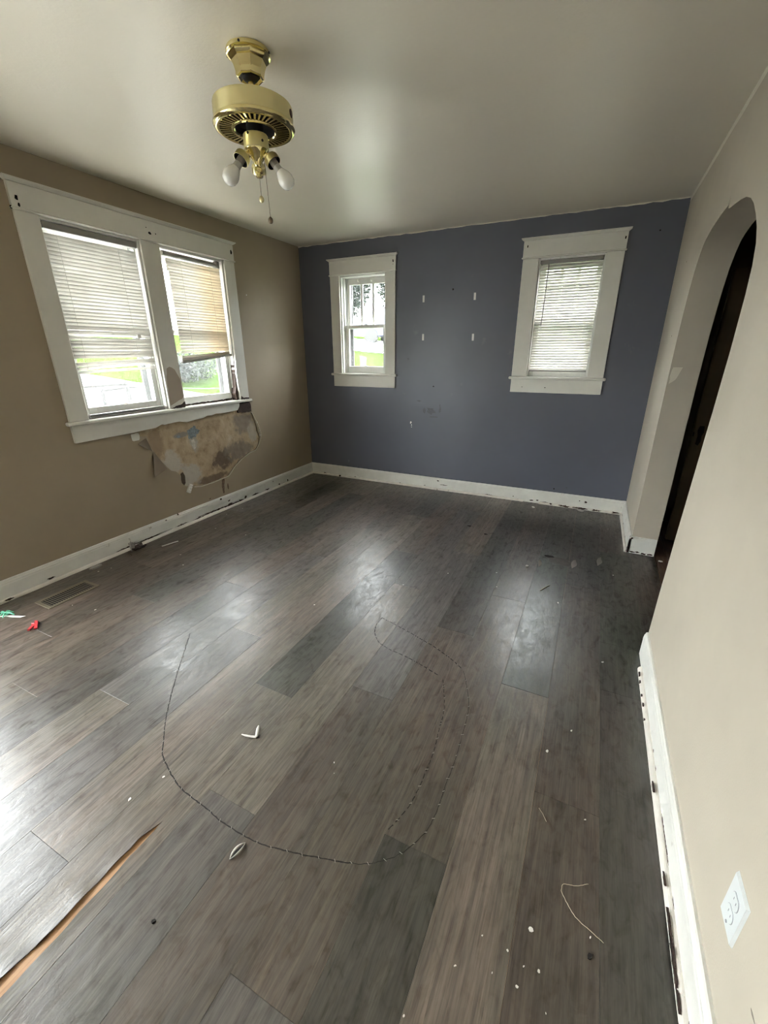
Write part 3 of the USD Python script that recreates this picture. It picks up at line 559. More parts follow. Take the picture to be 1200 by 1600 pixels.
ap = [(1.590, .848), (1.769, .851), (1.95, .852), (2.067, .858), (2.18, .861), (2.24, .880), (2.262, .872), (2.30, .876), (2.40, .880), (2.47, .864), (2.55, .872), (2.646, .876), (2.69, .890), (2.74, .886), (2.79, .896), (2.845, .890), (2.95, .892), (3.061, .896), (3.085, .93), (3.09, .9608), (1.590, .9608)]
LO = ((1.710, 2.336), (2.486, 3.111))
w1 = window('window_1', 'white framed double sash window with blinds in the tan wall', FL, 1.587, 3.228, LO, .985, 2.140, 0, ap_poly=Polygon(ap).buffer(0))
hole_marks(w1, FL, ((1.614, 2.198, .008, .014), (1.619, 2.165, .006, .010), (2.423, 2.195, .014, .008), (2.47, 2.20, .004, .004), (2.40, 2.226, .004, .003), (3.204, 2.215, .010, .016), (1.578, 2.146, .006, .008)))
part(w1, 'bare_wood', fpoly(FL, jag(Polygon([(3.095, .9605), (3.226, .9605), (3.255, .93), (3.25, .862), (3.07, .866), (3.085, .90)]), .02, .003, nrng), -.010, .006), m_barewood, label='dark bare wood behind the missing apron end')
part(w1, 'bare_wood', fpoly(FL, jag(Polygon([(3.082, .985), (3.1105, .985), (3.1105, 1.16), (3.106, 1.30), (3.099, 1.36), (3.098, 1.25), (3.092, 1.12), (3.075, 1.04)]), .02, .003, nrng), -.052, .0005), m_barewood, label='dark bare wood where the jamb paint has peeled')
part(w1, 'peeling_paint', fpoly(FL, jag(Polygon([(3.108, 1.62), (3.116, 1.62), (3.118, 1.10), (3.112, 1.05), (3.104, 1.10), (3.100, 1.22), (3.106, 1.4)]), .02, .002, nrng), .001, .0215), m_trim, label='curling strip of old paint')
part(w1, 'bare_wood', fpoly(FL, jag(Polygon([(2.352, .986), (2.484, .986), (2.484, 1.035), (2.45, 1.012), (2.40, 1.004)]), .012, .003, nrng), .0195, .0204), m_barewood, label='chewed bare foot of the middle casing')
part(w1, 'bare_wood', fpoly(FL, jag(Polygon([(3.116, .986), (3.226, .986), (3.226, .998), (3.15, 1.0), (3.125, 1.02)]), .012, .003, nrng), .0195, .0204), m_barewood, label='chewed bare foot of the end casing')
part(w1, 'bare_wood', fpoly(FL, jag(Polygon([(2.50, .9855), (3.08, .9855), (3.08, 1.003), (2.9, .996), (2.75, 1.0), (2.6, .995), (2.50, 1.001)]), .02, .003, nrng), -.0528, -.0510), m_barewood, label='dark rotten edge below the sash')
part(w1, 'bare_wood', fpoly(FL, jag(Polygon([(2.345, 1.012), (2.480, 1.06), (2.478, 1.20), (2.44, 1.28), (2.40, 1.305), (2.365, 1.29), (2.35, 1.2)]), .03, .003, nrng), .0195, .0201), paint('brown_unpainted_patch', (.40, .335, .26), rough=.6), label='tan unpainted arch-shaped patch on the middle casing')
w2 = window('window_2', 'small white sash window without a blind in the blue wall', FB, .385, 1.128, ((.494, 1.017),), 1.190, 2.135, 2)
hole_marks(w2, FB, ((1.104, 2.222, .007, .012), (1.104, 2.195, .003, .003)))
for u in (.66, .815): part(w2, 'hook', cat(fbox(FB, u - .008, u + .008, 2.075, 2.113, -.098, -.092, .002), FB(tube([(u, 2.088, -.094), (u, 2.080, -.075), (u + .002, 2.086, -.062), (u + .003, 2.100, -.060)], .005, 8))), m_sash, smooth=50, label='small white curtain hook')
w3 = window('window_3', 'small white sash window with a closed blind in the blue wall', FB, 2.315, 3.080, ((2.444, 2.953),), 1.192, 2.135, 2)
hole_marks(w3, FB, ((2.345, 2.228, .005, .012), (3.068, 2.222, .005, .012), (3.036, 1.18, .004, .004), (2.42, 1.10, .005, .003), (2.62, 1.10, .006, .003)))

# front door with a glazed storm leaf, beside the left window
d1 = thing('door_1', 'white framed pair of glazed doors in the tan wall', 'door', kind='structure')
du0, du1, dv1 = DOOR[0], DOOR[1], DOOR[3]
part(d1, 'jamb', cat(fbox(FL, du0, du0 + .02, 0, dv1, -.2, 0), fbox(FL, du1 - .02, du1, 0, dv1, -.2, 0), fbox(FL, du0 + .02, du1 - .02, dv1 - .02, dv1, -.2, 0)), m_trim)
part(d1, 'side_casing', fbox(FL, du0 - .10, du0, 0, dv1, .0002, .0195), m_trim); part(d1, 'side_casing', fbox(FL, du1, du1 + .10, 0, dv1, .0002, .0195), m_trim)
part(d1, 'head_casing', fbox(FL, du0 - .11, du1 + .11, dv1, dv1 + .13, .0002, .0205), m_trim)
part(d1, 'threshold', fbox(FL, du0 + .02, du1 - .02, -.004, .015, -.2, .01), m_alu)
dm = (du0 + du1)/2
for (ua, ub) in ((du0 + .02, dm - .001), (dm + .001, du1 - .02)):
    lf = part(d1, 'door_leaf', cat(*[fbox(FL, *q, -.17, -.14, .002) for q in ((ua, ua + .07, .016, dv1 - .02), (ub - .07, ub, .016, dv1 - .02), (ua + .07, ub - .07, .016, .20), (ua + .07, ub - .07, dv1 - .10, dv1 - .02))]), m_alu)
    part(lf, 'pane', fbox(FL, ua + .07, ub - .07, .20, dv1 - .10, -.157, -.153, .0005), m_glass)
    part(lf, 'handle', fbox(FL, dm - .045 if ub < dm else dm + .03, dm - .03 if ub < dm else dm + .045, .95, 1.1, -.14, -.11, .004), m_black)

# dark closet door ajar in the hall
d2 = thing('door_2', 'dark brown door leaf standing ajar in the dim hall', 'door', kind='structure')
m_dkdoor = paint('dark_brown_door', (.20, .165, .105), rough=.45, mott=.2, mscale=6)
DX0, DX1, DY = 3.712, 4.46, 3.70
lf2 = part(d2, 'door_leaf', cbox((DX0, DY, .012), (DX1, DY + .035, 1.895), .003), m_dkdoor)
for (a, b, c, e) in ((DX0 + .11, DX1 - .11, .22, .80), (DX0 + .11, DX1 - .11, .98, 1.76)):
    part(d2, 'door_panel', cat(cbox((a, DY - .006, c), (a + .02, DY + .001, e), .002), cbox((b - .02, DY - .006, c), (b, DY + .001, e), .002), cbox((a + .02, DY - .006, c), (b - .02, DY + .001, c + .02), .002), cbox((a + .02, DY - .006, e - .02), (b - .02, DY + .001, e), .002)), m_dkdoor)
fd = Frame(lambda p: np.stack([p[:, 0], DY - p[:, 2], p[:, 1]], -1))
part(d2, 'lock_plate', fpoly(fd, Polygon([(3.745, .905), (3.772, .905), (3.777, .86), (3.768, .835), (3.772, .80), (3.760, .765), (3.742, .775), (3.745, .83), (3.738, .87)]), .0001, .004), m_black, label='black keyhole plate')
part(d2, 'latch_plate', fbox(fd, 3.716, 3.722, .83, .86, .0001, .002, .0005), m_black)

# ------------------------------------------------------------------ blinds
def slat(fr, u0, u1, v, w, tilt, skew=0, sag=0, width=.0262, bow=.0022, seg=1, nick=None):
    """a thin bowed slat; tilt in degrees (0 = flat, positive drops the room-side edge)"""
    s = np.linspace(-.5, .5, 5); top = np.stack([s*width, bow*(1 - 4*s*s)], -1); bot = top[::-1] - [0, .0007]
    cs = np.vstack([top, bot]); t = math.radians(-tilt); R = np.array([[math.cos(t), -math.sin(t)], [math.sin(t), math.cos(t)]])
    cs = cs @ R.T                                                     # (w, v) offsets; +w is into the room
    us = np.linspace(u0, u1, seg + 1); k = (us - u0)/(u1 - u0)
    vv = v + skew*(k - .5) - sag*4*k*(1 - k)
    n = len(cs); V = np.vstack([np.column_stack([np.full(n, u), vv[i] + cs[:, 1], w + cs[:, 0]]) for i, u in enumerate(us)]); F = []
    for i in range(seg):
        for j in range(n):
            q = (j + 1) % n; a, b, c, d = i*n + j, i*n + q, (i + 1)*n + q, (i + 1)*n + j
            F += [(a, b, c), (a, c, d)]
    for j in range(4):
        a, b, c, d = j, j + 1, n - 2 - j, n - 1 - j
        F += [(a, c, b), (a, d, c)]; o = seg*n
        F += [(o + a, o + b, o + c), (o + a, o + c, o + d)]
    return fr((V, np.array(F)))
def ladder(T, fr, u, v0, v1, w):
    part(T, 'cord', cat(fr(tube([(u, v0, w + .012), (u, (v0 + v1)/2, w + .0125), (u, v1, w + .012)], .0007, 5)), fr(tube([(u, v0, w - .012), (u, (v0 + v1)/2, w - .0125), (u, v1, w - .012)], .0007, 5))), m_cord)
BWp = -.026
r3 = random.Random(11)
# left half of the double window
b1 = thing('venetian_blind', 'white slatted blind with buckled lower slats and grimy slats fallen onto the sill', 'blind', (BWp, 2.02, 1.27), group='window blinds')
part(b1, 'headrail', fbox(FL, 1.728, 2.320, 2.085, 2.122, -.044, -.006, .003), m_headrail)
vs = []
v = 2.052
while v > 1.545: vs.append((v, -70 + r3.uniform(-3, 3), r3.uniform(-.003, .003), 0)); v -= .0216
vs += [(1.530, -50, .004, 0), (1.512, -30, .002, 0), (1.490, -60, -.006, .003), (1.468, -70, .004, .0), (1.447, -66, -.004, 0), (1.425, -70, .006, 0), (1.404, -62, .0, .002), (1.384, -70, .008, 0), (1.340, -75, .022, .0), (1.318, -55, .030, -.003), (1.290, -45, .016, 0)]
for (v, tl, sk, sg) in vs: part(b1, 'slat', slat(FL, 1.733, 2.312, v, BWp, tl, sk, sg, seg=3), m_slat, smooth=35)
for k in range(3): part(b1, 'slat', slat(FL, 1.735, 2.312, 1.004 + .0045*k, -.020 + .002*k, -4 + 3*k, .002, .0, seg=3), m_headrail, smooth=35, label='grimy slat fallen onto the sill')
part(b1, 'bottom_rail', fbox(FL, 1.733, 2.316, .9855, .999, -.036, -.010, .004), m_headrail, label='bottom rail lying on the sill')
for u in (1.80, 2.18): ladder(b1, FL, u, 1.29, 2.085, BWp)
for u in (1.80, 2.18): part(b1, 'lift_cord', FL(tube([(u, 1.0, -.02), (u + .004, 1.15, -.022), (u, 1.29, -.026)], .0007, 5)), m_cord)
part(b1, 'cord_clip', fbox(FL, 2.20, 2.225, 1.502, 1.528, -.018, -.008, .003), m_white_plastic)
# right half
b2 = thing('venetian_blind', 'yellowish slatted blind with a slanting bottom rail, in the double window', 'blind', (BWp, 2.8, 1.33), group='window blinds')
part(b2, 'headrail', FL(tube([(2.53, 2.099, -.024), (2.55, 2.099, -.024), (3.04, 2.094, -.024), (3.07, 2.094, -.024)], [.016, .018, .018, .016], 12)), m_headrail, smooth=50)
part(b2, 'mounting_bracket', fbox(FL, 3.045, 3.075, 2.07, 2.124, -.046, -.004, .003), m_headrail)
v = 2.058
kk = 0
while v > 1.395:
    part(b2, 'slat', slat(FL, 2.568 - .012*(kk < 4), 3.086, v + .002, BWp, -61 + r3.uniform(-4, 4), (.0 if v > 1.5 else .018*(1.5 - v)/.1 + .004) + r3.uniform(-.003, .003), 0, width=.0242, seg=3), m_slat_warm, smooth=35); v -= .0214; kk += 1
part(b2, 'slat', slat(FL, 2.568, 3.086, 1.385, BWp, -64, .034, 0, seg=3), m_slat_warm, smooth=35)
part(b2, 'slat', slat(FL, 2.568, 3.086, 1.372, BWp, -64, .042, 0, seg=3), m_slat_warm, smooth=35)
part(b2, 'bottom_rail', FL(hull([(u, v + dv, w) for (u, v) in ((2.558, 1.328), (3.098, 1.382)) for dv in (-.006, .010) for w in (-.038, -.014)])), m_headrail)
for u in (2.68, 2.97): ladder(b2, FL, u, 1.36, 2.085, BWp)
# window 3
b3 = thing('venetian_blind', 'white slatted blind lowered over the small window beside the archway', 'blind', (2.70, D - BWp, 1.22), group='window blinds')
part(b3, 'headrail', fbox(FB, 2.458, 2.938, 2.092, 2.120, -.044, -.008, .003), m_headrail)
v = 2.076
while v > 1.262:
    part(b3, 'slat', slat(FB, 2.462, 2.936, v, BWp, 46 + r3.uniform(-2, 2), r3.uniform(-.002, .002), 0, seg=2), m_slat_thick, smooth=35); v -= .0214
part(b3, 'bottom_rail', fbox(FB, 2.461, 2.937, 1.236, 1.250, -.038, -.014, .004), m_headrail)
for u in (2.53, 2.86): ladder(b3, FB, u, 1.25, 2.092, BWp)
part(b3, 'tilt_wand', FB(tube([(2.527, 2.09, -.004), (2.526, 1.85, -.002), (2.520, 1.615, -.003)], .003, 6)), m_wand, label='thin dark tilt wand')

# ------------------------------------------------------------------ ceiling fan without blades
FX, FY = 1.685, 1.635
fan = thing('ceiling_fan', 'polished brass ceiling fan motor without blades, with two bare bulbs and pull chains', 'ceiling fan', (FX, FY, H))
at = lambda prof, n=64, o=0: lathe(prof, n, (FX, FY, 0), o)
part(fan, 'ceiling_plate', at([(0, 2.4235), (.066, 2.4235), (.074, 2.424), (.080, 2.427), (.0805, 2.434), (.078, 2.4398), (0, 2.4398)]), m_brass, smooth=30)
part(fan, 'canopy', at([(.036, 2.368), (.044, 2.362), (.050, 2.364), (.052, 2.370), (.0515, 2.376), (.056, 2.392), (.063, 2.408), (.070, 2.414), (.074, 2.420), (.074, 2.4234), (.0, 2.4234)], 64, 8), m_brass, smooth=25)
part(fan, 'canopy_cavity', at([(0, 2.372), (.040, 2.372), (.040, 2.374), (0, 2.374)], 32), m_black)
for a in (-1.25, .3, 1.9, 3.5):
    part(fan, 'canopy_screw', orient(lathe([(0, -.001), (.004, -.001), (.004, .003), (0, .005)], 12), (math.cos(a), math.sin(a), 0), (FX + .0795*math.cos(a), FY + .0795*math.sin(a), 2.431)), m_black)
part(fan, 'hanger_ball', at([(0, 2.352), (.020, 2.355), (.030, 2.364), (.030, 2.3715), (0, 2.3715)], 32), m_black, smooth=40)
part(fan, 'downrod', at([(0, 2.28), (.0105, 2.28), (.0105, 2.36), (0, 2.36)], 24), m_brass, smooth=30)
part(fan, 'motor_housing', at([(.137, 2.226), (.1465, 2.2265), (.1485, 2.232), (.1485, 2.274), (.146, 2.281), (.138, 2.2855), (.10, 2.290), (.04, 2.293), (.015, 2.296), (0, 2.296)], 96), m_brass_satin, smooth=35)
part(fan, 'trim_ring', at([(.131, 2.207), (.140, 2.2045), (.149, 2.208), (.1535, 2.214), (.153, 2.221), (.149, 2.2255), (.138, 2.2258), (.132, 2.222), (.131, 2.207)], 96), m_brass, smooth=40)
part(fan, 'vent_backing', at([(.0755, 2.213), (.131, 2.213), (.131, 2.217), (.0755, 2.217), (.0755, 2.213)], 64), m_black)
part(fan, 'hub_ring', at([(.074, 2.206), (.078, 2.203), (.087, 2.2035), (.0885, 2.207), (.0885, 2.211), (.074, 2.211), (.074, 2.206)], 72), m_brass, smooth=40)
for k in range(44):
    a = 2*math.pi*k/44; r0, r1 = .0882, .1318; hw_ = .0028
    e = np.array([math.cos(a), math.sin(a), 0]); q = np.array([-e[1], e[0], 0]); o = np.array([FX, FY, 0])
    part(fan, 'vent_bar', hull([o + e*r + q*s*hw_*(1 + .5*(r > .1)) + np.array([0, 0, z]) for r in (r0, r1) for s in (-1, 1) for z in (2.206, 2.211)]), m_brass)
part(fan, 'motor_cavity', at([(0, 2.232), (.0745, 2.232), (.0745, 2.212), (.0755, 2.212), (.0755, 2.234), (0, 2.234)], 48), m_black)
part(fan, 'switch_housing', at([(0, 2.146), (.0455, 2.146), (.0475, 2.149), (.0475, 2.190), (.045, 2.193), (0, 2.193)], 64), m_brass_satin, smooth=30)
part(fan, 'motor_shaft', at([(0, 2.1925), (.032, 2.1925), (.032, 2.232), (0, 2.232)], 40), m_black, smooth=30)
for a in (-1.5, -.35, 2.2):
    part(fan, 'housing_screw', orient(lathe([(0, -.001), (.0045, -.001), (.0045, .002), (0, .004)], 12), (math.cos(a), math.sin(a), 0), (FX + .047*math.cos(a), FY + .047*math.sin(a), 2.165 + .02*(a < -1))), m_black)
part(fan, 'light_fitter', at([(0, 2.090), (.010, 2.090), (.013, 2.094), (.016, 2.100), (.018, 2.108), (.026, 2.118), (.036, 2.130), (.044, 2.140), (.046, 2.1455), (0, 2.1455)], 48), m_brass, smooth=40)
part(fan, 'finial', at([(0, 2.058), (.0085, 2.058), (.0095, 2.061), (.0095, 2.072), (.015, 2.073), (.0165, 2.077), (.0165, 2.086), (.014, 2.0895), (0, 2.0895)], 32), m_brass, smooth=35)
for a in (math.radians(-112), math.radians(8), math.radians(128)):
    e = np.array([math.cos(a), math.sin(a), 0]); ax = e*math.cos(math.radians(52)) + np.array([0, 0, -math.sin(math.radians(52))])
    o = np.array([FX, FY, 0]); s0 = o + e*.052 + np.array([0, 0, 2.124])
    arm = part(fan, 'light_arm', tube([o + e*.030 + [0, 0, 2.122], o + e*.042 + [0, 0, 2.127], s0 + ax*.004], .0085, 12), m_brass, smooth=50)
    cup = part(fan, 'socket_cup', orient(lathe([(.0, .000), (.016, .0005), (.0255, .008), (.0285, .014), (.0290, .034), (.0278, .034), (.0270, .015), (.015, .006), (0, .006)], 36), ax, s0), m_brass_satin, smooth=40)
    part(cup, 'cup_shade', orient(lathe([(.0, .0075), (.0262, .0155), (.0272, .0335), (.0276, .0335), (.0268, .0150), (0, .0065)], 32), ax, s0), m_black, smooth=40)  # black inner skin paints in the dark reflections inside the brass cup
    part(fan, 'socket', orient(lathe([(0, .008), (.0145, .008), (.0150, .048), (.0135, .050), (0, .050)], 28), ax, s0), m_socket, smooth=40)
    if a < 2:
        R_ = .030
        bp_ = [(0, .042), (.0130, .042), (.0132, .060), (.0160, .070), (.0225, .084), (.0282, .098), (.0300, .110), (.0282, .124), (.0225, .134), (.012, .1405), (0, .142)]
        bl = part(fan, 'bulb', orient(lathe(bp_[3:] if False else bp_, 36), ax, s0), m_bulb, smooth=60, label='bare frosted white bulb')
        part(bl, 'bulb_collar', orient(lathe([(.0140, .050), (.0146, .050), (.0152, .066), (.0185, .0735), (.0178, .0740), (.0140, .066), (.0140, .050)], 32), ax, s0), m_collar, smooth=40)
def chain(p0, p1, ball, name_lab):
    p0, p1 = np.array(p0), np.array(p1); n = int(np.linalg.norm(p1 - p0)/.0042)
    beads = [trimesh.creation.icosphere(1, .0014) for _ in range(n)]
    ms = []
    for i, b in enumerate(beads): b.apply_translation(p0 + (p1 - p0)*(i + .5)/n); ms.append(b)
    c = part(fan, 'pull_chain', cat(tube([p0, (p0 + p1)/2, p1], .0005, 5), *ms), m_chain, label=name_lab, smooth=False)
    part(c, 'pull_knob', lathe([(0, -.013), (.005, -.012), (.0088, -.007), (.0095, 0), (.008, .006), (.004, .010), (.0015, .012), (0, .012)], 24, p1 + [0, 0, -.010]), m_chain if ball else m_brass_satin, smooth=60)
chain((FX + .002, FY, 2.058), (FX + .004, FY - .001, 1.995), 0, 'short pull chain with a brass knob')
chain((FX + .028, FY + .006, 2.108), (FX + .032, FY + .010, 1.922), 1, 'long pull chain with a dark knob')
ae = math.radians(18)
part(fan, 'badge', orient(lathe([(0, 0), (.0135, 0), (.0135, .002), (.010, .0035), (0, .0035)], 24), (math.cos(ae), math.sin(ae), 0), (FX + .1478*math.cos(ae), FY + .1478*math.sin(ae), 2.252)), m_dkbrown, smooth=40, label='dark round badge on the motor housing')

# ------------------------------------------------------------------ fixtures
op = thing('outlet_cover', 'white painted-over outlet plate low on the tan right wall', 'outlet', (W, .767, .285))
def rrect(cu, cv, w, h, r): return sbox(cu - w/2 + r, cv - h/2 + r, cu + w/2 - r, cv + h/2 - r).buffer(r, 6)
pu, pv = .767, .346
part(op, 'plate', FR(hull([(pu + a*.038, pv + b*.0615, .0002) for a in (-1, 1) for b in (-1, 1)] + [(pu + a*.0345, pv + b*.058, .0055) for a in (-1, 1) for b in (-1, 1)])), m_plate)
for s in (-1, 1):
    c = Polygon([(pu + .0172*math.cos(t), pv + s*.0195 + .0172*math.sin(t)) for t in np.linspace(0, 2*math.pi, 40)]).intersection(sbox(pu - .0172, pv + s*.0195 - .0140, pu + .0172, pv + s*.0195 + .0140))
    rc = part(op, 'receptacle', fpoly(FR, c, .0055, .0066), m_plate)
    part(rc, 'groove', fpoly(FR, c.buffer(.0009).difference(c.buffer(.0001)), .0055, .0059), m_plate_line)
    part(rc, 'slot', cat(*[fpoly(FR, sbox(pu + d - .001, pv + s*.0195 - .002, pu + d + .001, pv + s*.0195 + .005), .0066, .0069) for d in (-.006, .006)]), m_plate_line)
part(op, 'screw', fpoly(FR, Polygon([(pu + .003*math.cos(t), pv - .045 + .003*math.sin(t)) for t in np.linspace(0, 6.28, 14)]), .0055, .0068), m_plate_line)

rc = thing('wall_receptacle', 'loose white receptacle dangling below the broken plaster patch', 'outlet', (.02, 2.394, .27))
rot = lambda m: (lambda v, f: (np.column_stack([(v[:, 0] - 2.394)*math.cos(-.55) - (v[:, 1] - .309)*math.sin(-.55) + 2.394, (v[:, 0] - 2.394)*math.sin(-.55) + (v[:, 1] - .309)*math.cos(-.55) + .309, v[:, 2]]), f))(*arr(m))
part(rc, 'body', FL(rot(cbox((2.376, .270, .002), (2.412, .348, .022), .004))), m_white_plastic)
for d in (-.022, .0, .022):
    part(rc, 'face', FL(rot(cbox((2.380, .309 + d - .009, .0218), (2.408, .309 + d + .009, .0245), .002))), m_white_plastic)
    part(rc, 'slot', FL(rot(cat(cbox((2.386, .309 + d - .004, .0244), (2.3885, .309 + d + .004, .0250), .0003), cbox((2.3995, .309 + d - .004, .0244), (2.402, .309 + d + .004, .0250), .0003)))), m_hole)
CABLE = [(3.250, 0.851), (3.283, 0.788), (3.315, 0.734), (3.337, 0.658), (3.350, 0.614), (3.323, 0.564), (3.291, 0.512), (3.232, 0.474), (3.15, 0.462), (3.055, 0.429), (2.972, 0.391), (2.901, 0.345), (2.842, 0.304), (2.761, 0.299), (2.653, 0.292), (2.543, 0.292), (2.434, 0.312)]
cp = smooth_line(CABLE, .02, .001, 4)
single('cable', FL(tube(np.column_stack([cp,   .009 + .003*np.sin(np.arange(len(cp))*.5)**2]), .0032, 7)), m_cable, 'thin off-white cable running round the broken plaster patch', 'cable', smooth=60)
for k, (u, v) in enumerate(((3.318, .74), (3.342, .655), (3.347, .61))): part(lw, 'plaster_chip', fpoly(FL, blob(u, v, .012, .014, nrng, 7), .0, .004), m_pl_white)

STL = ('upper left', 'upper right', 'lower left', 'lower right')
for k, (x, z) in enumerate(((1.42, 1.881), (1.917, 1.878), (1.425, 1.541), (1.924, 1.533))):
    single('adhesive_strip', fbox(FB, x - .010, x + .010, z - .030, z + .030, .0002, .0022, .001), m_white_plastic, f'small white adhesive strip on the blue wall, {STL[k]} of four', 'adhesive strip', group='adhesive strips on the blue wall')

# floor register
rg = thing('floor_register', 'tan metal floor register set in the planks below the window wall', 'vent', (.272, 1.188, 0))
rx0, rx1, ry0, ry1 = .195, .350, 1.040, 1.338
part(rg, 'frame', cat(cbox((rx0, ry0, .0003), (rx1, ry0 + .022, .005), .002), cbox((rx0, ry1 - .022, .0003), (rx1, ry1, .005), .002), cbox((rx0, ry0 + .022, .0003), (rx0 + .022, ry1 - .022, .005), .002), cbox((rx1 - .022, ry0 + .022, .0003), (rx1, ry1 - .022, .005), .002)), m_register)
part(rg, 'duct', cbox((rx0 + .021, ry0 + .021, .0002), (rx1 - .021, ry1 - .021, .0009), .0002), m_duct)
for k in range(19):
    y = ry0 + .022 + (k + .5)*(ry1 - ry0 - .044)/19
    part(rg, 'louver', hull([(x, y + dy + sh, z) for x in (rx0 + .021, rx1 - .021) for dy in (-.0018, .0018) for z, sh in ((.001, .0012), (.0042, -.0012))]), m_register)

# ------------------------------------------------------------------ litter
def flake(x, y, s, rg_, h=.0016, z0=.0004):
    p = blob(0, 0, s, s*rg_.uniform(.45, .9), rg_, 7, .3); p = affinity.rotate(p, rg_.uniform(0, 180), origin=(0, 0))
    m = extrude(p, h); v = np.array(m.vertices); v[:, 2] += z0 + np.maximum(0, v[:, 0]/s)*s*.25*rg_.uniform(.2, 1)
    return v + [x, y, 0], np.array(m.faces)
CHIPS = [(0.15, 1.451), (0.184, 1.518), (0.12, 1.705), (0.597, 1.767), (0.296, 2.353), (0.13, 2.644), (0.154, 2.825), (0.625, 2.36), (0.595, 2.622), (0.444, 1.873), (0.597, 1.154), (1.721, 1.748), (2.108, 2.185), (2.377, 0.921), (2.399, 0.885), (3.149, 1.444), (3.26, 1.933), (3.072, 1.306), (3.208, 1.097), (2.979, 0.67), (3.043, 0.669), (3.084, 0.656), (3.118, 0.663), (3.017, 0.611), (3.075, 0.613), (2.933, 0.585), (3.229, 0.786), (3.141, 0.597), (2.322, 2.455), (2.617, 2.605), (2.655, 2.42), (3.024, 2.392), (3.309, 3.765), (3.328, 2.904), (1.83, 0.51), (1.863, 0.615), (2.853, 0.454), (.426, 1.124)]
cr = np.random.default_rng(23)
for (x, y) in CHIPS:
    near = math.hypot(x - 3.03, y) < 1.2
    single('paint_chip', flake(x, y, cr.uniform(.0018, .0038) if near else cr.uniform(.0035, .0065), cr), m_chip, 'tiny white paint flake lying on the dark plank floor', 'paint chip', group='tiny paint flakes scattered over the floor')
single('paint_chip', flake(3.09, .737, .006, cr), m_chip, 'curled white paint flake, biggest of the cluster near the hooked fibre strand', 'paint chip')
single('paint_chip', flake(2.666, 4.06, .028, cr, .002), m_chip, 'white paint chip on the floor in front of the blue wall baseboard', 'paint chip')
single('paint_chip', flake(2.789, 2.777, .015, cr, .010), m_chip, 'chunky white crumb beside the curled vinyl tongues', 'paint chip')
single('paint_chip', flake(3.636, 3.27, .016, cr, .003), m_chip, 'white crumb at the foot of the archway', 'paint chip')
single('paint_chip', flake(3.08, 4.14, .034, cr, .012), m_flapback, 'grey curl of peeled paint under the gap in the blue wall baseboard', 'paint chip')
single('plaster_piece', flake(.085, 1.475, .035, cr, .012), m_flapback, 'grey broken plaster piece against the window wall baseboard', 'plaster piece')
single('white_strip', hull([(p[0] + dx, p[1] + dy, z) for p in ((.193, 1.912), (.226, 2.035)) for dx, dy in ((-.006, .002), (.006, -.002)) for z in (.0004, .004)]), m_white_plastic, 'narrow white plastic strip lying near the window wall', 'plastic strip')
single('stick', tube([(2.912, 2.487, .0032), (2.93, 2.53, .0034), (2.956, 2.575, .0032)], .0028, 6), m_straw, 'short pale stick on the floor in front of the archway', 'stick', smooth=60)
FIB = smooth_line([(3.221, 0.910), (3.191, 0.890), (3.155, 0.875), (3.154, .86), (3.160, 0.851), (3.194, 0.813), (3.233, 0.798), (3.262, 0.786)], .006, .0006, 9)
single('fibre_strand', tube(np.column_stack([FIB, .0016 + .0012*np.abs(np.sin(np.arange(len(FIB))))]), .0009, 5), m_straw, 'thin hooked pale fibre strand by the outlet wall', 'fibre')
FIB = np.array([(3.070, 1.072), (3.083, 1.058), (3.097, 1.037)]); single('fibre_strand', tube(np.column_stack([FIB, [.0012, .002, .0012]]), .0007, 5), m_straw, 'short straight pale fibre on the seam between two planks', 'fibre')
# crumpled wrapper against the baseboard
def crumple(c, size, seed, n=14, fold=.55):
    r = np.random.default_rng(seed); g = np.stack(np.meshgrid(np.linspace(-1, 1, n), np.linspace(-1, 1, n)), -1).reshape(-1, 2)
    z = fold*np.abs(g[:, 0])**.8 + .35*(meshkit.fbm(np.column_stack([g*2.1, g[:, :1]*0 + seed]), 3, seed) - .3) + .2*(meshkit.noise(np.column_stack([g*4.2, g[:, :1]*0]), seed) - .5)
    v = np.column_stack([g[:, 0]*size[0]*(.7 + .3*r.random(len(g))), g[:, 1]*size[1], (z - z.min())*size[2]])
    f = np.array([(i*n + j, i*n + j + 1, (i + 1)*n + j + 1) for i in range(n - 1) for j in range(n - 1)] + [(i*n + j, (i + 1)*n + j + 1, (i + 1)*n + j) for i in range(n - 1) for j in range(n - 1)])
    return v + np.asarray(c), f
wr = thing('crumpled_wrapper', 'crumpled dark brown wrapper standing against the window wall baseboard', 'wrapper', (.085, 1.80, 0))
v, f = crumple((.088, 1.80, .001), (.034, .045, .055), 5); n_ = len(v)
part(wr, 'outer_layer', (np.vstack([v, v + [0.0004, 0, .0010]]), np.vstack([f[:, ::-1], f + n_])), m_wrap)
v, f = crumple((.066, 1.765, .001), (.018, .016, .075), 8, 9, .8); n_ = len(v)
part(wr, 'lining', (np.vstack([v, v + [0, .0004, .0008]]), np.vstack([f[:, ::-1], f + n_])), m_wrapin, label='silvery inside of the wrapper')
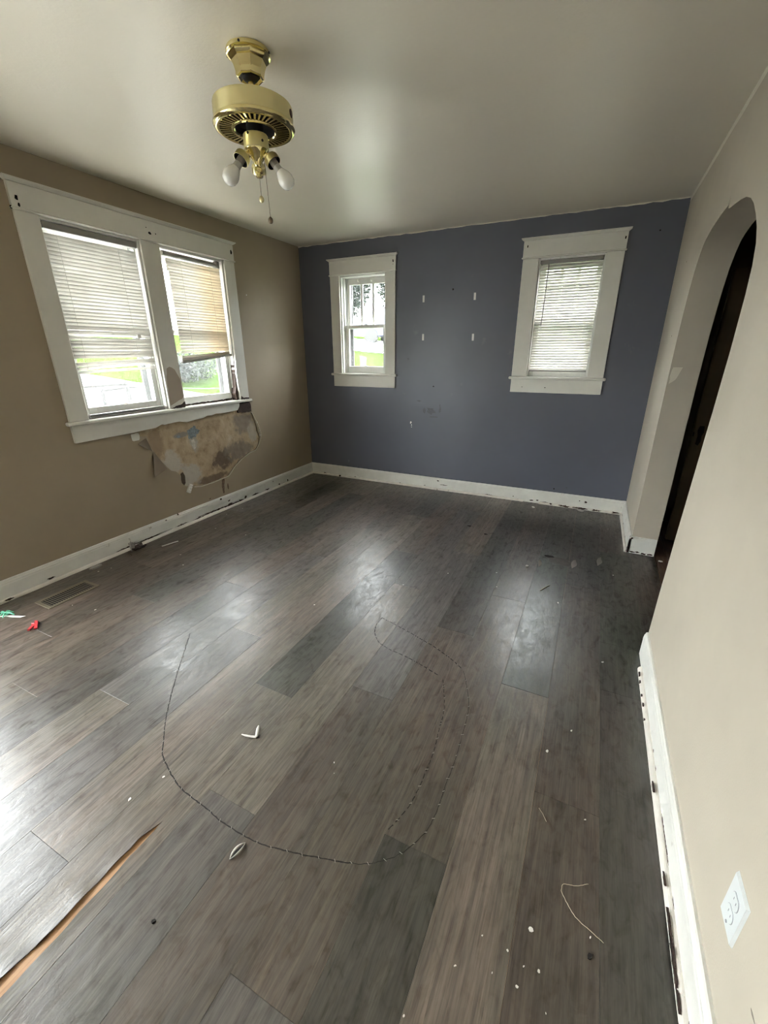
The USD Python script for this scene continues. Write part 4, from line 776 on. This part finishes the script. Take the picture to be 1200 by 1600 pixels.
# green and red plastic bits
g1 = thing('green_clip', 'mint green plastic spider-like toy clip on the floor below the window wall', 'plastic toy', (.185, .905, 0))
for k, (a, L) in enumerate(((.35, .05), (1.2, .032), (2.3, .036), (3.3, .05), (4.2, .03), (5.4, .036))):
    part(g1, 'prong', tube([(.185, .905, .008), (.185 + L*.5*math.cos(a), .905 + L*.5*math.sin(a), .016), (.185 + L*math.cos(a), .905 + L*math.sin(a), .004)], [.006, .0045, .003], 8), m_green, smooth=60)
part(g1, 'hub', lathe([(0, 0.001), (.012, .001), (.014, .008), (.010, .016), (0, .018)], 18, (.185, .905, 0)), m_green, smooth=50)
single('plastic_knife', cat(hull([(x, y, z) for (x, y) in ((.10, .835), (.11, .828), (.205, .892), (.197, .900)) for z in (.0005, .003)]), hull([(x, y, z) for (x, y) in ((.205, .892), (.197, .900), (.30, .945), (.292, .922), (.25, .905)) for z in (.0005, .002)])), m_white_plastic, 'white plastic knife lying under the green clip', 'plastic knife')
r1 = thing('red_clip', 'small red plastic clip on the floor near the register', 'plastic clip', (.452, .905, 0))
part(r1, 'jaw', hull([(x, y, z) for (x, y) in ((.425, .935), (.440, .942), (.478, .880), (.468, .872)) for z in (.001, .010)]), m_red)
part(r1, 'jaw', hull([(x, y, z) for (x, y, z0) in ((.430, .930, .012), (.445, .938, .012), (.498, .905, .002), (.490, .893, .002)) for z in (z0, z0 + .007)]), m_red)
part(r1, 'spring', orient(lathe([(0, -.008), (.006, -.008), (.006, .008), (0, .008)], 14), (1, .6, 0), (.445, .915, .012)), m_red, smooth=40)
# curled vinyl scraps and the burnt hole
def curl(pts, w, lift):
    pts = np.array(pts, float); n = len(pts); t = np.gradient(pts[:, :2], axis=0); t /= np.linalg.norm(t, axis=1, keepdims=True); q = np.column_stack([-t[:, 1], t[:, 0]])
    w = np.broadcast_to(w, (n,)); lift = np.broadcast_to(lift, (n,)); V = []
    for k, (s, h) in enumerate(((-.5, .0005), (-.2, .3), (.15, .8), (.5, 1.0))): V.append(np.column_stack([pts[:, :2] + q*(w*s*(1 - .25*(h > .5)))[:, None], .0006 + lift*h]))
    V = np.vstack(V); F = []
    for k in range(3):
        for i in range(n - 1): a, b = k*n + i, (k + 1)*n + i; F += [(a, a + 1, b + 1), (a, b + 1, b)]
    F = np.array(F); m = len(V)
    return np.vstack([V, V + [0, 0, .0011]]), np.vstack([F[:, ::-1] if False else F[:, ::-1], F + m])
vf = thing('vinyl_scrap', 'V-shaped curled strip of vinyl between the round cut and the window wall', 'vinyl scrap', (2.02, .89, 0))
part(vf, 'strip', tube([(1.985, .868, .002), (2.005, .868, .006), (2.025, .875, .003), (2.046, .882, .004)], [.002, .004, .0045, .005], 8, ry=[.0015, .003, .003, .003]), m_chip, smooth=50)
part(vf, 'strip', tube([(2.046, .882, .004), (2.038, .897, .008), (2.028, .912, .008), (2.020, .926, .006)], [.005, .006, .006, .003], 8, ry=[.003, .003, .003, .002]), m_chip, smooth=50)
ov = thing('vinyl_scrap', 'leaf-shaped loop of curled vinyl near the end of the torn seam', 'vinyl scrap', (2.27, .547, 0))
O = np.array([2.2715, .547])
for s in (-1, 1):
    t = np.linspace(-1, 1, 9); e = np.array([.18, .98]); q = np.array([.98, -.18])
    p = O + np.outer(t*.028, e) + np.outer(s*.0085*(1 - t**2), q)
    part(ov, 'lip', tube(np.column_stack([p, .003 + .004*(1 - t**2)]), .0006 + .0024*(1 - t**2), 7), m_chip if s < 0 else m_flapback, smooth=60)
part(ov, 'shadowed_core', fpoly(Frame(lambda p: p), Polygon(np.vstack([O + np.outer(t*.026, e) + np.outer(.006*(1 - t**2), q), (O + np.outer(t*.026, e) - np.outer(.006*(1 - t**2), q))[::-1]])).buffer(0), .0003, .0012), m_score)
for k, (x, y, lab) in enumerate(((2.870, 2.86, 'beside the burnt hole'), (3.080, 2.94, 'middle of the three facing the archway'), (3.240, 3.06, 'closest to the archway'))):
    t = np.linspace(0, 1, 6); p = np.column_stack([x - .006 + .02*t*t*(k > 0) , y - .05 + .10*t])
    single('vinyl_tongue', curl(np.column_stack([p, p[:, 0]*0]), np.array([.004, .018, .034, .040, .036, .01])*(1 if k else .7), np.array([.0, .006, .012, .016, .02, .022])*(1 if k else .8)), m_flapback, f'curled-up tongue of vinyl, {lab}', 'vinyl flap', smooth=60)
single('burnt_hole', fpoly(Frame(lambda p: p), blob(2.912, 3.018, .032, .020, np.random.default_rng(4), 14, .2), .0002, .0009), m_hole, 'round black hole in the planks near the archway', 'hole')
single('scraped_patch', fpoly(Frame(lambda p: p), blob(2.985, 2.965, .075, .055, np.random.default_rng(9), 16, .25), .0001, .0005), paint('scraped_vinyl', (.085, .075, .062), rough=.55, mott=.25, mscale=30), 'dull scraped patch of floor between the curled tongues', 'scuff')
for k, (x, y) in enumerate(((2.232, 3.135 + .2), (2.40, 3.22))): single('knot_hole', fpoly(Frame(lambda p: p), blob(x, y, .014, .012, np.random.default_rng(40 + k), 10, .3), .0002, .0008), m_hole, ('small dark hole in the planks towards the blue wall, on the window side', 'small dark hole in the planks towards the blue wall, on the archway side')[k], 'hole')
single('dark_speck', flake(3.228, .745, .008, cr, .004), m_hole, 'dark crumb on the planks close to the outlet wall baseboard', 'crumb')
single('dark_speck', flake(2.193, .325, .006, cr, .003), m_hole, 'dark bent crumb between the torn seam and the leaf-shaped scrap', 'crumb')

# ------------------------------------------------------------------ outdoors
def ground_z(x, y):
    return -.35 + .13*np.clip(y - 4.6, 0, 13.5) + .085*np.clip(-x - .6, 0, 20)
def strip_mesh(x0, x1, y0, y1, dz, n=24):
    g = np.stack(np.meshgrid(np.linspace(x0, x1, n), np.linspace(y0, y1, n)), -1).reshape(-1, 2); z = ground_z(g[:, 0], g[:, 1]) + dz
    f = np.array([q for i in range(n - 1) for j in range(n - 1) for q in ((i*n + j, i*n + j + 1, (i + 1)*n + j + 1), (i*n + j, (i + 1)*n + j + 1, (i + 1)*n + j))])
    return np.column_stack([g, z]), f
m_lawn = M('spring_lawn', {'g': ('geometry', {}), 'n': ('noise_texture', dict(scale=2.5, detail=6, roughness=.7)), 'r': ('rgb_ramp', dict(ramp=[(.3, (.018, .036, .005)), (.6, (.026, .045, .008)), (.8, (.036, .048, .014))])), 'p': ('diffuse_bsdf', {})},
        [('g.position', 'n.vector'), ('n.fac', 'r.fac'), ('r.color', 'p.color')])
m_conc = paint('pale_concrete', (.58, .565, .53), rough=.9, mott=.12, mscale=1.5)
m_galv = plain('galvanised_steel', (.040, .040, .041), .6, .0, .2)
single('lawn', strip_mesh(-45, 30, -16, 60, 0, 60), m_lawn, 'mown green lawn rising away from the house', 'lawn', loc=(0, 0, 0), kind='structure', smooth=True)
single('bounce_slab', strip_mesh(-2.8, -.3, -6, 7.6, .02), m_conc, 'pale concrete slab added beside the house to bounce light onto the ceiling', 'bounce_slab', loc=(0, 0, 0), kind='structure', smooth=True)  # pale ground added by the house to bounce light onto the ceiling
m_gravel = paint('pale_gravel', (.10, .099, .096), rough=.95, mott=.15, mscale=3)
single('driveway', strip_mesh(-13, -2.8, -6, 7.6, .03), m_gravel, 'pale gravel driveway beyond the chain-link fence', 'driveway', loc=(0, 0, 0), kind='structure', smooth=True)
single('street', strip_mesh(-45, 30, 15.2, 19.4, .03), m_conc, 'pale street past the lawn outside the blue wall windows', 'street', loc=(0, 0, 0), kind='structure', smooth=True)
single('pavement', strip_mesh(-24, -19, -16, 15.1, .03), m_conc, 'pale pavement at the top of the lawn outside the double window', 'pavement', loc=(0, 0, 0), kind='structure', smooth=True)
fx = -3.0
fe = thing('chain_link_fence', 'grey chain-link fence with a top rail outside the double window', 'fence', (fx, 4, -.14))
fz0 = float(ground_z(fx, 0)); ys_ = [0.2, 2.2, 4.05]
gz = lambda y: float(ground_z(fx, y))
for y in ys_: part(fe, 'post', tube([(fx, y, gz(y) - .05), (fx, y, gz(y) + .6), (fx, y, gz(y) + 1.18)], .024, 10), m_galv, smooth=50)
tp = [(fx, y, gz(y) + 1.14) for y in np.linspace(.2, 4.05, 8)]
part(fe, 'top_rail', tube(tp, .018, 8), m_galv, smooth=50)
mesh_w = []
for k in range(-10, 95):
    for s in (1, -1):
        pts = []
        for z in (0.03, 1.12):
            y = .2 + k*.12 + (z if s > 0 else 1.15 - z)
            pts.append((fx, y, gz(y) + z))
        if min(p[1] for p in pts) > .1 and max(p[1] for p in pts) < 4.1: mesh_w.append(tube([pts[0], tuple((np.array(pts[0]) + pts[1])/2), pts[1]], .0022, 3))
part(fe, 'tension_wire', tube([(fx, 4.05, gz(4) + 1.10), (fx, 5.5, gz(4) + .97), (fx, 7.2, gz(6) + .70), (fx, 9, gz(8.4) + .3), (fx, 10, gz(10) + .05)], .010, 6), m_galv, label='single wire sagging away past the last post')
part(fe, 'chain_mesh', cat(*mesh_w), m_galv, kind='stuff')
gt = thing('fence_gate', 'leaning steel gate frame beside the chain-link fence', 'gate', (-3.4, 4.4, gz(4.4)))
for a, b in (((-3.35, 3.9), (-3.55, 4.75)),):
    z0, z1 = gz(4) + .1, gz(4) + 1.05
    part(gt, 'rail', tube([(a[0], a[1], z1), ((a[0] + b[0])/2, (a[1] + b[1])/2, z1 + .01), (b[0], b[1], z1)], .02, 8), m_galv); part(gt, 'rail', tube([(a[0], a[1], z0), ((a[0] + b[0])/2, (a[1] + b[1])/2, z0), (b[0], b[1], z0)], .02, 8), m_galv)
    for q in (a, b): part(gt, 'stile', tube([(q[0], q[1], z0 - .08), (q[0], q[1], (z0 + z1)/2), (q[0], q[1], z1)], .026, 8), m_galv)
gzc = lambda x, y: float(ground_z(x, y))
tx, ty = -5.5, 5.45; tz = gzc(tx, ty) + .035
tb = thing('red_tub', 'red plastic tub standing on the driveway behind the fence', 'tub', (tx, ty, tz))
part(tb, 'bowl', lathe([(0, .0), (.22, .0), (.28, .26), (.31, .265), (.31, .29), (.27, .285), (.21, .025), (0, .025)], 28, (tx, ty, tz)), m_red, smooth=40)
for sg in (-1, 1): part(tb, 'handle', tube([(tx + sg*.30, ty - .07, tz + .27), (tx + sg*.37, ty, tz + .27), (tx + sg*.30, ty + .07, tz + .27)], .012, 8), m_red, smooth=50)
# foliage
m_leaf = M('pale_spring_leaves', {'g': ('geometry', {}), 'r': ('rgb_ramp', dict(ramp=[(0, (.026, .033, .027)), (1, (.050, .057, .046))])), 'd': ('diffuse_bsdf', {}), 't': ('translucent_bsdf', {}), 'm': ('mix_closure', dict(fac=.3))},
        [('g.random_per_island', 'r.fac'), ('r.color', 'd.color'), ('r.color', 't.color'), ('d.BSDF', 'm.closure1'), ('t.BSDF', 'm.closure2')], 'm.closure')
m_twig = M('grey_twigs', {'g': ('geometry', {}), 'r': ('rgb_ramp', dict(ramp=[(0, (.042, .045, .043)), (1, (.075, .078, .073))])), 'd': ('diffuse_bsdf', {})}, [('g.random_per_island', 'r.fac'), ('r.color', 'd.color')], 'd.BSDF')
m_bark = paint('grey_bark', (.10, .095, .085), rough=.9, mott=.3, mscale=8)
def leaves(c, rad, n, size, rg_):
    d = rg_.normal(size=(n, 3)); d /= np.linalg.norm(d, axis=1, keepdims=True); p = np.asarray(c) + d*np.asarray(rad)*(rg_.random((n, 1))**.45)
    a = rg_.normal(size=(n, 3)); a /= np.linalg.norm(a, axis=1, keepdims=True); b = np.cross(a, rg_.normal(size=(n, 3))); b /= np.linalg.norm(b, axis=1, keepdims=True)
    s = size*rg_.uniform(.6, 1.3, (n, 1)); V = np.stack([p - a*s, p + b*s*.5, p + a*s, p - b*s*.5], 1).reshape(-1, 3); k = np.arange(n)*4
    return V, np.vstack([np.stack([k, k + 1, k + 2], -1), np.stack([k, k + 2, k + 3], -1)])
tg = np.random.default_rng(77)
def tree(x, y, h, r, lab):
    z = gzc(x, y); t = thing('tree', lab, 'tree', (x, y, z))
    part(t, 'trunk', tube([(x, y, z - .1), (x + .1, y, z + h*.25), (x + .05, y + .1, z + h*.55), (x + .15, y, z + h*.8)], [.22, .18, .12, .04], 10), m_bark, smooth=60)
    br = []
    for k in range(16):
        a, zz = tg.uniform(0, 6.28), z + h*tg.uniform(.25, .7); L = r*tg.uniform(.5, .95)
        br.append(tube([(x, y, zz), (x + L*.5*math.cos(a), y + L*.5*math.sin(a), zz + L*.45), (x + L*math.cos(a), y + L*math.sin(a), zz + L*.7)], [.06, .035, .012], 5))
    part(t, 'branches', cat(*br), m_bark, kind='stuff')
    part(t, 'foliage', leaves((x, y, z + h*.58), (r, r, h*.45), 9000, .12, tg), m_leaf, kind='stuff')
tree(-10.4, 23.0, 6.6, 1.6, 'loose pale tree across the street, leftmost in the small clear window')
tree(-8.2, 26.0, 7.4, 1.7, 'loose pale tree set back from the street, in the middle of the small clear window')
tree(-6.1, 23.2, 6.4, 1.6, 'loose pale tree across the street above the blue car')
bx, by = -6.9, 8.3; bz = gzc(bx, by)
bs = thing('bush', 'grey leafless bush on the lawn outside the double window', 'bush', (bx, by, bz))
part(bs, 'twigs', cat(*[tube([(bx, by, bz), (bx + .35*math.cos(a)*q, by + .35*math.sin(a)*q, bz + .3), (bx + .8*math.cos(a)*q, by + .8*math.sin(a)*q, bz + .3 + .35*(1.2 - q))], [.012, .008, .003], 4) for a, q in zip(tg.uniform(0, 6.28, 60), tg.uniform(.2, 1, 60))]), m_bark, kind='stuff')
part(bs, 'foliage', leaves((bx, by, bz + .38), (1.0, 1.0, .38), 2600, .045, tg), m_twig, kind='stuff')
# parked car across the street
def car(x, y, z):
    T = thing('parked_car', 'blue parked car on the street outside the small clear window', 'car', (x, y, z))
    m_body = plain('blue_car_paint', (.014, .022, .062), .4); m_cg = plain('car_glass', (.03, .035, .04), .1); m_ty = plain('tyre', (.02, .02, .02), .8)
    body = Polygon([(-2.2, .3), (2.2, .3), (2.22, .62), (2.0, .82), (1.1, .92), (.45, 1.38), (-1.1, 1.42), (-1.75, .98), (-2.2, .92), (-2.25, .6)]).buffer(-.05).buffer(.05)
    cabin = Polygon([(.95, .95), (.42, 1.33), (-1.05, 1.36), (-1.55, .98)])
    def side(pg, y0, y1):
        m = extrude(pg, y1 - y0); v = np.array(m.vertices); return np.column_stack([x + v[:, 0], y + y0 + v[:, 2], z + v[:, 1]]), np.array(m.faces)[:, ::-1]
    part(T, 'body', side(body, -.85, .85), m_body); part(T, 'side_glass', side(cabin, -.86, -.852), m_cg); part(T, 'side_glass', side(cabin, .852, .86), m_cg)
    for wx in (-1.35, 1.4):
        for s in (-1, 1): part(T, 'wheel', orient(lathe([(0, -.1), (.25, -.1), (.32, -.07), (.32, .07), (.25, .1), (0, .1)], 24), (0, s, 0), (x + wx, y + s*.80, z + .32)), m_ty, smooth=30)
    for s in (-1, 1): part(T, 'headlight', cbox((x + 2.12, y + s*.6 - .15, z + .62), (x + 2.23, y + s*.6 + .15, z + .74), .02), m_white_plastic)
car(-4.7, 18.4, gzc(-4.7, 18.4) + .03)
# garage behind the small window with the blind
gx0, gx1, gy0, gy1 = .3, 6.2, 11.2, 16.0 - 1.5; g0 = gzc(2, 11.2) - .3; gh = 2.75
m_siding = paint('pale_lap_siding', (.080, .077, .075), rough=.8, mott=.06); m_roof = paint('grey_shingles', (.06, .058, .056), rough=.9, mott=.25, mscale=9)
ga = thing('garage', 'pale clapboard garage outside the small window with the blind', 'garage', ((gx0 + gx1)/2, (gy0 + gy1)/2, g0))
part(ga, 'wall', cbox((gx0, gy0 + .03, g0), (gx1, gy1, gh), .005), m_siding)
part(ga, 'clapboards', cat(*[hull([(xx, yy, zz) for xx in (gx0 - .01, gx1 + .01) for (yy, zz) in ((gy0 - .012, g0 + k*.13), (gy0 + .03, g0 + k*.13), (gy0 + .012, g0 + k*.13 + .14), (gy0 + .03, g0 + k*.13 + .14))]) for k in range(int((gh - g0)/.13))]), m_siding, kind='stuff')
part(ga, 'roof', hull([(xx, yy, zz) for xx in (gx0 - .25, gx1 + .25) for (yy, zz) in ((gy0 - .3, gh), (gy0 - .3, gh + .08), ((gy0 + gy1)/2, gh + .55), (gy1 + .3, gh), (gy1 + .3, gh + .08))]), m_roof)
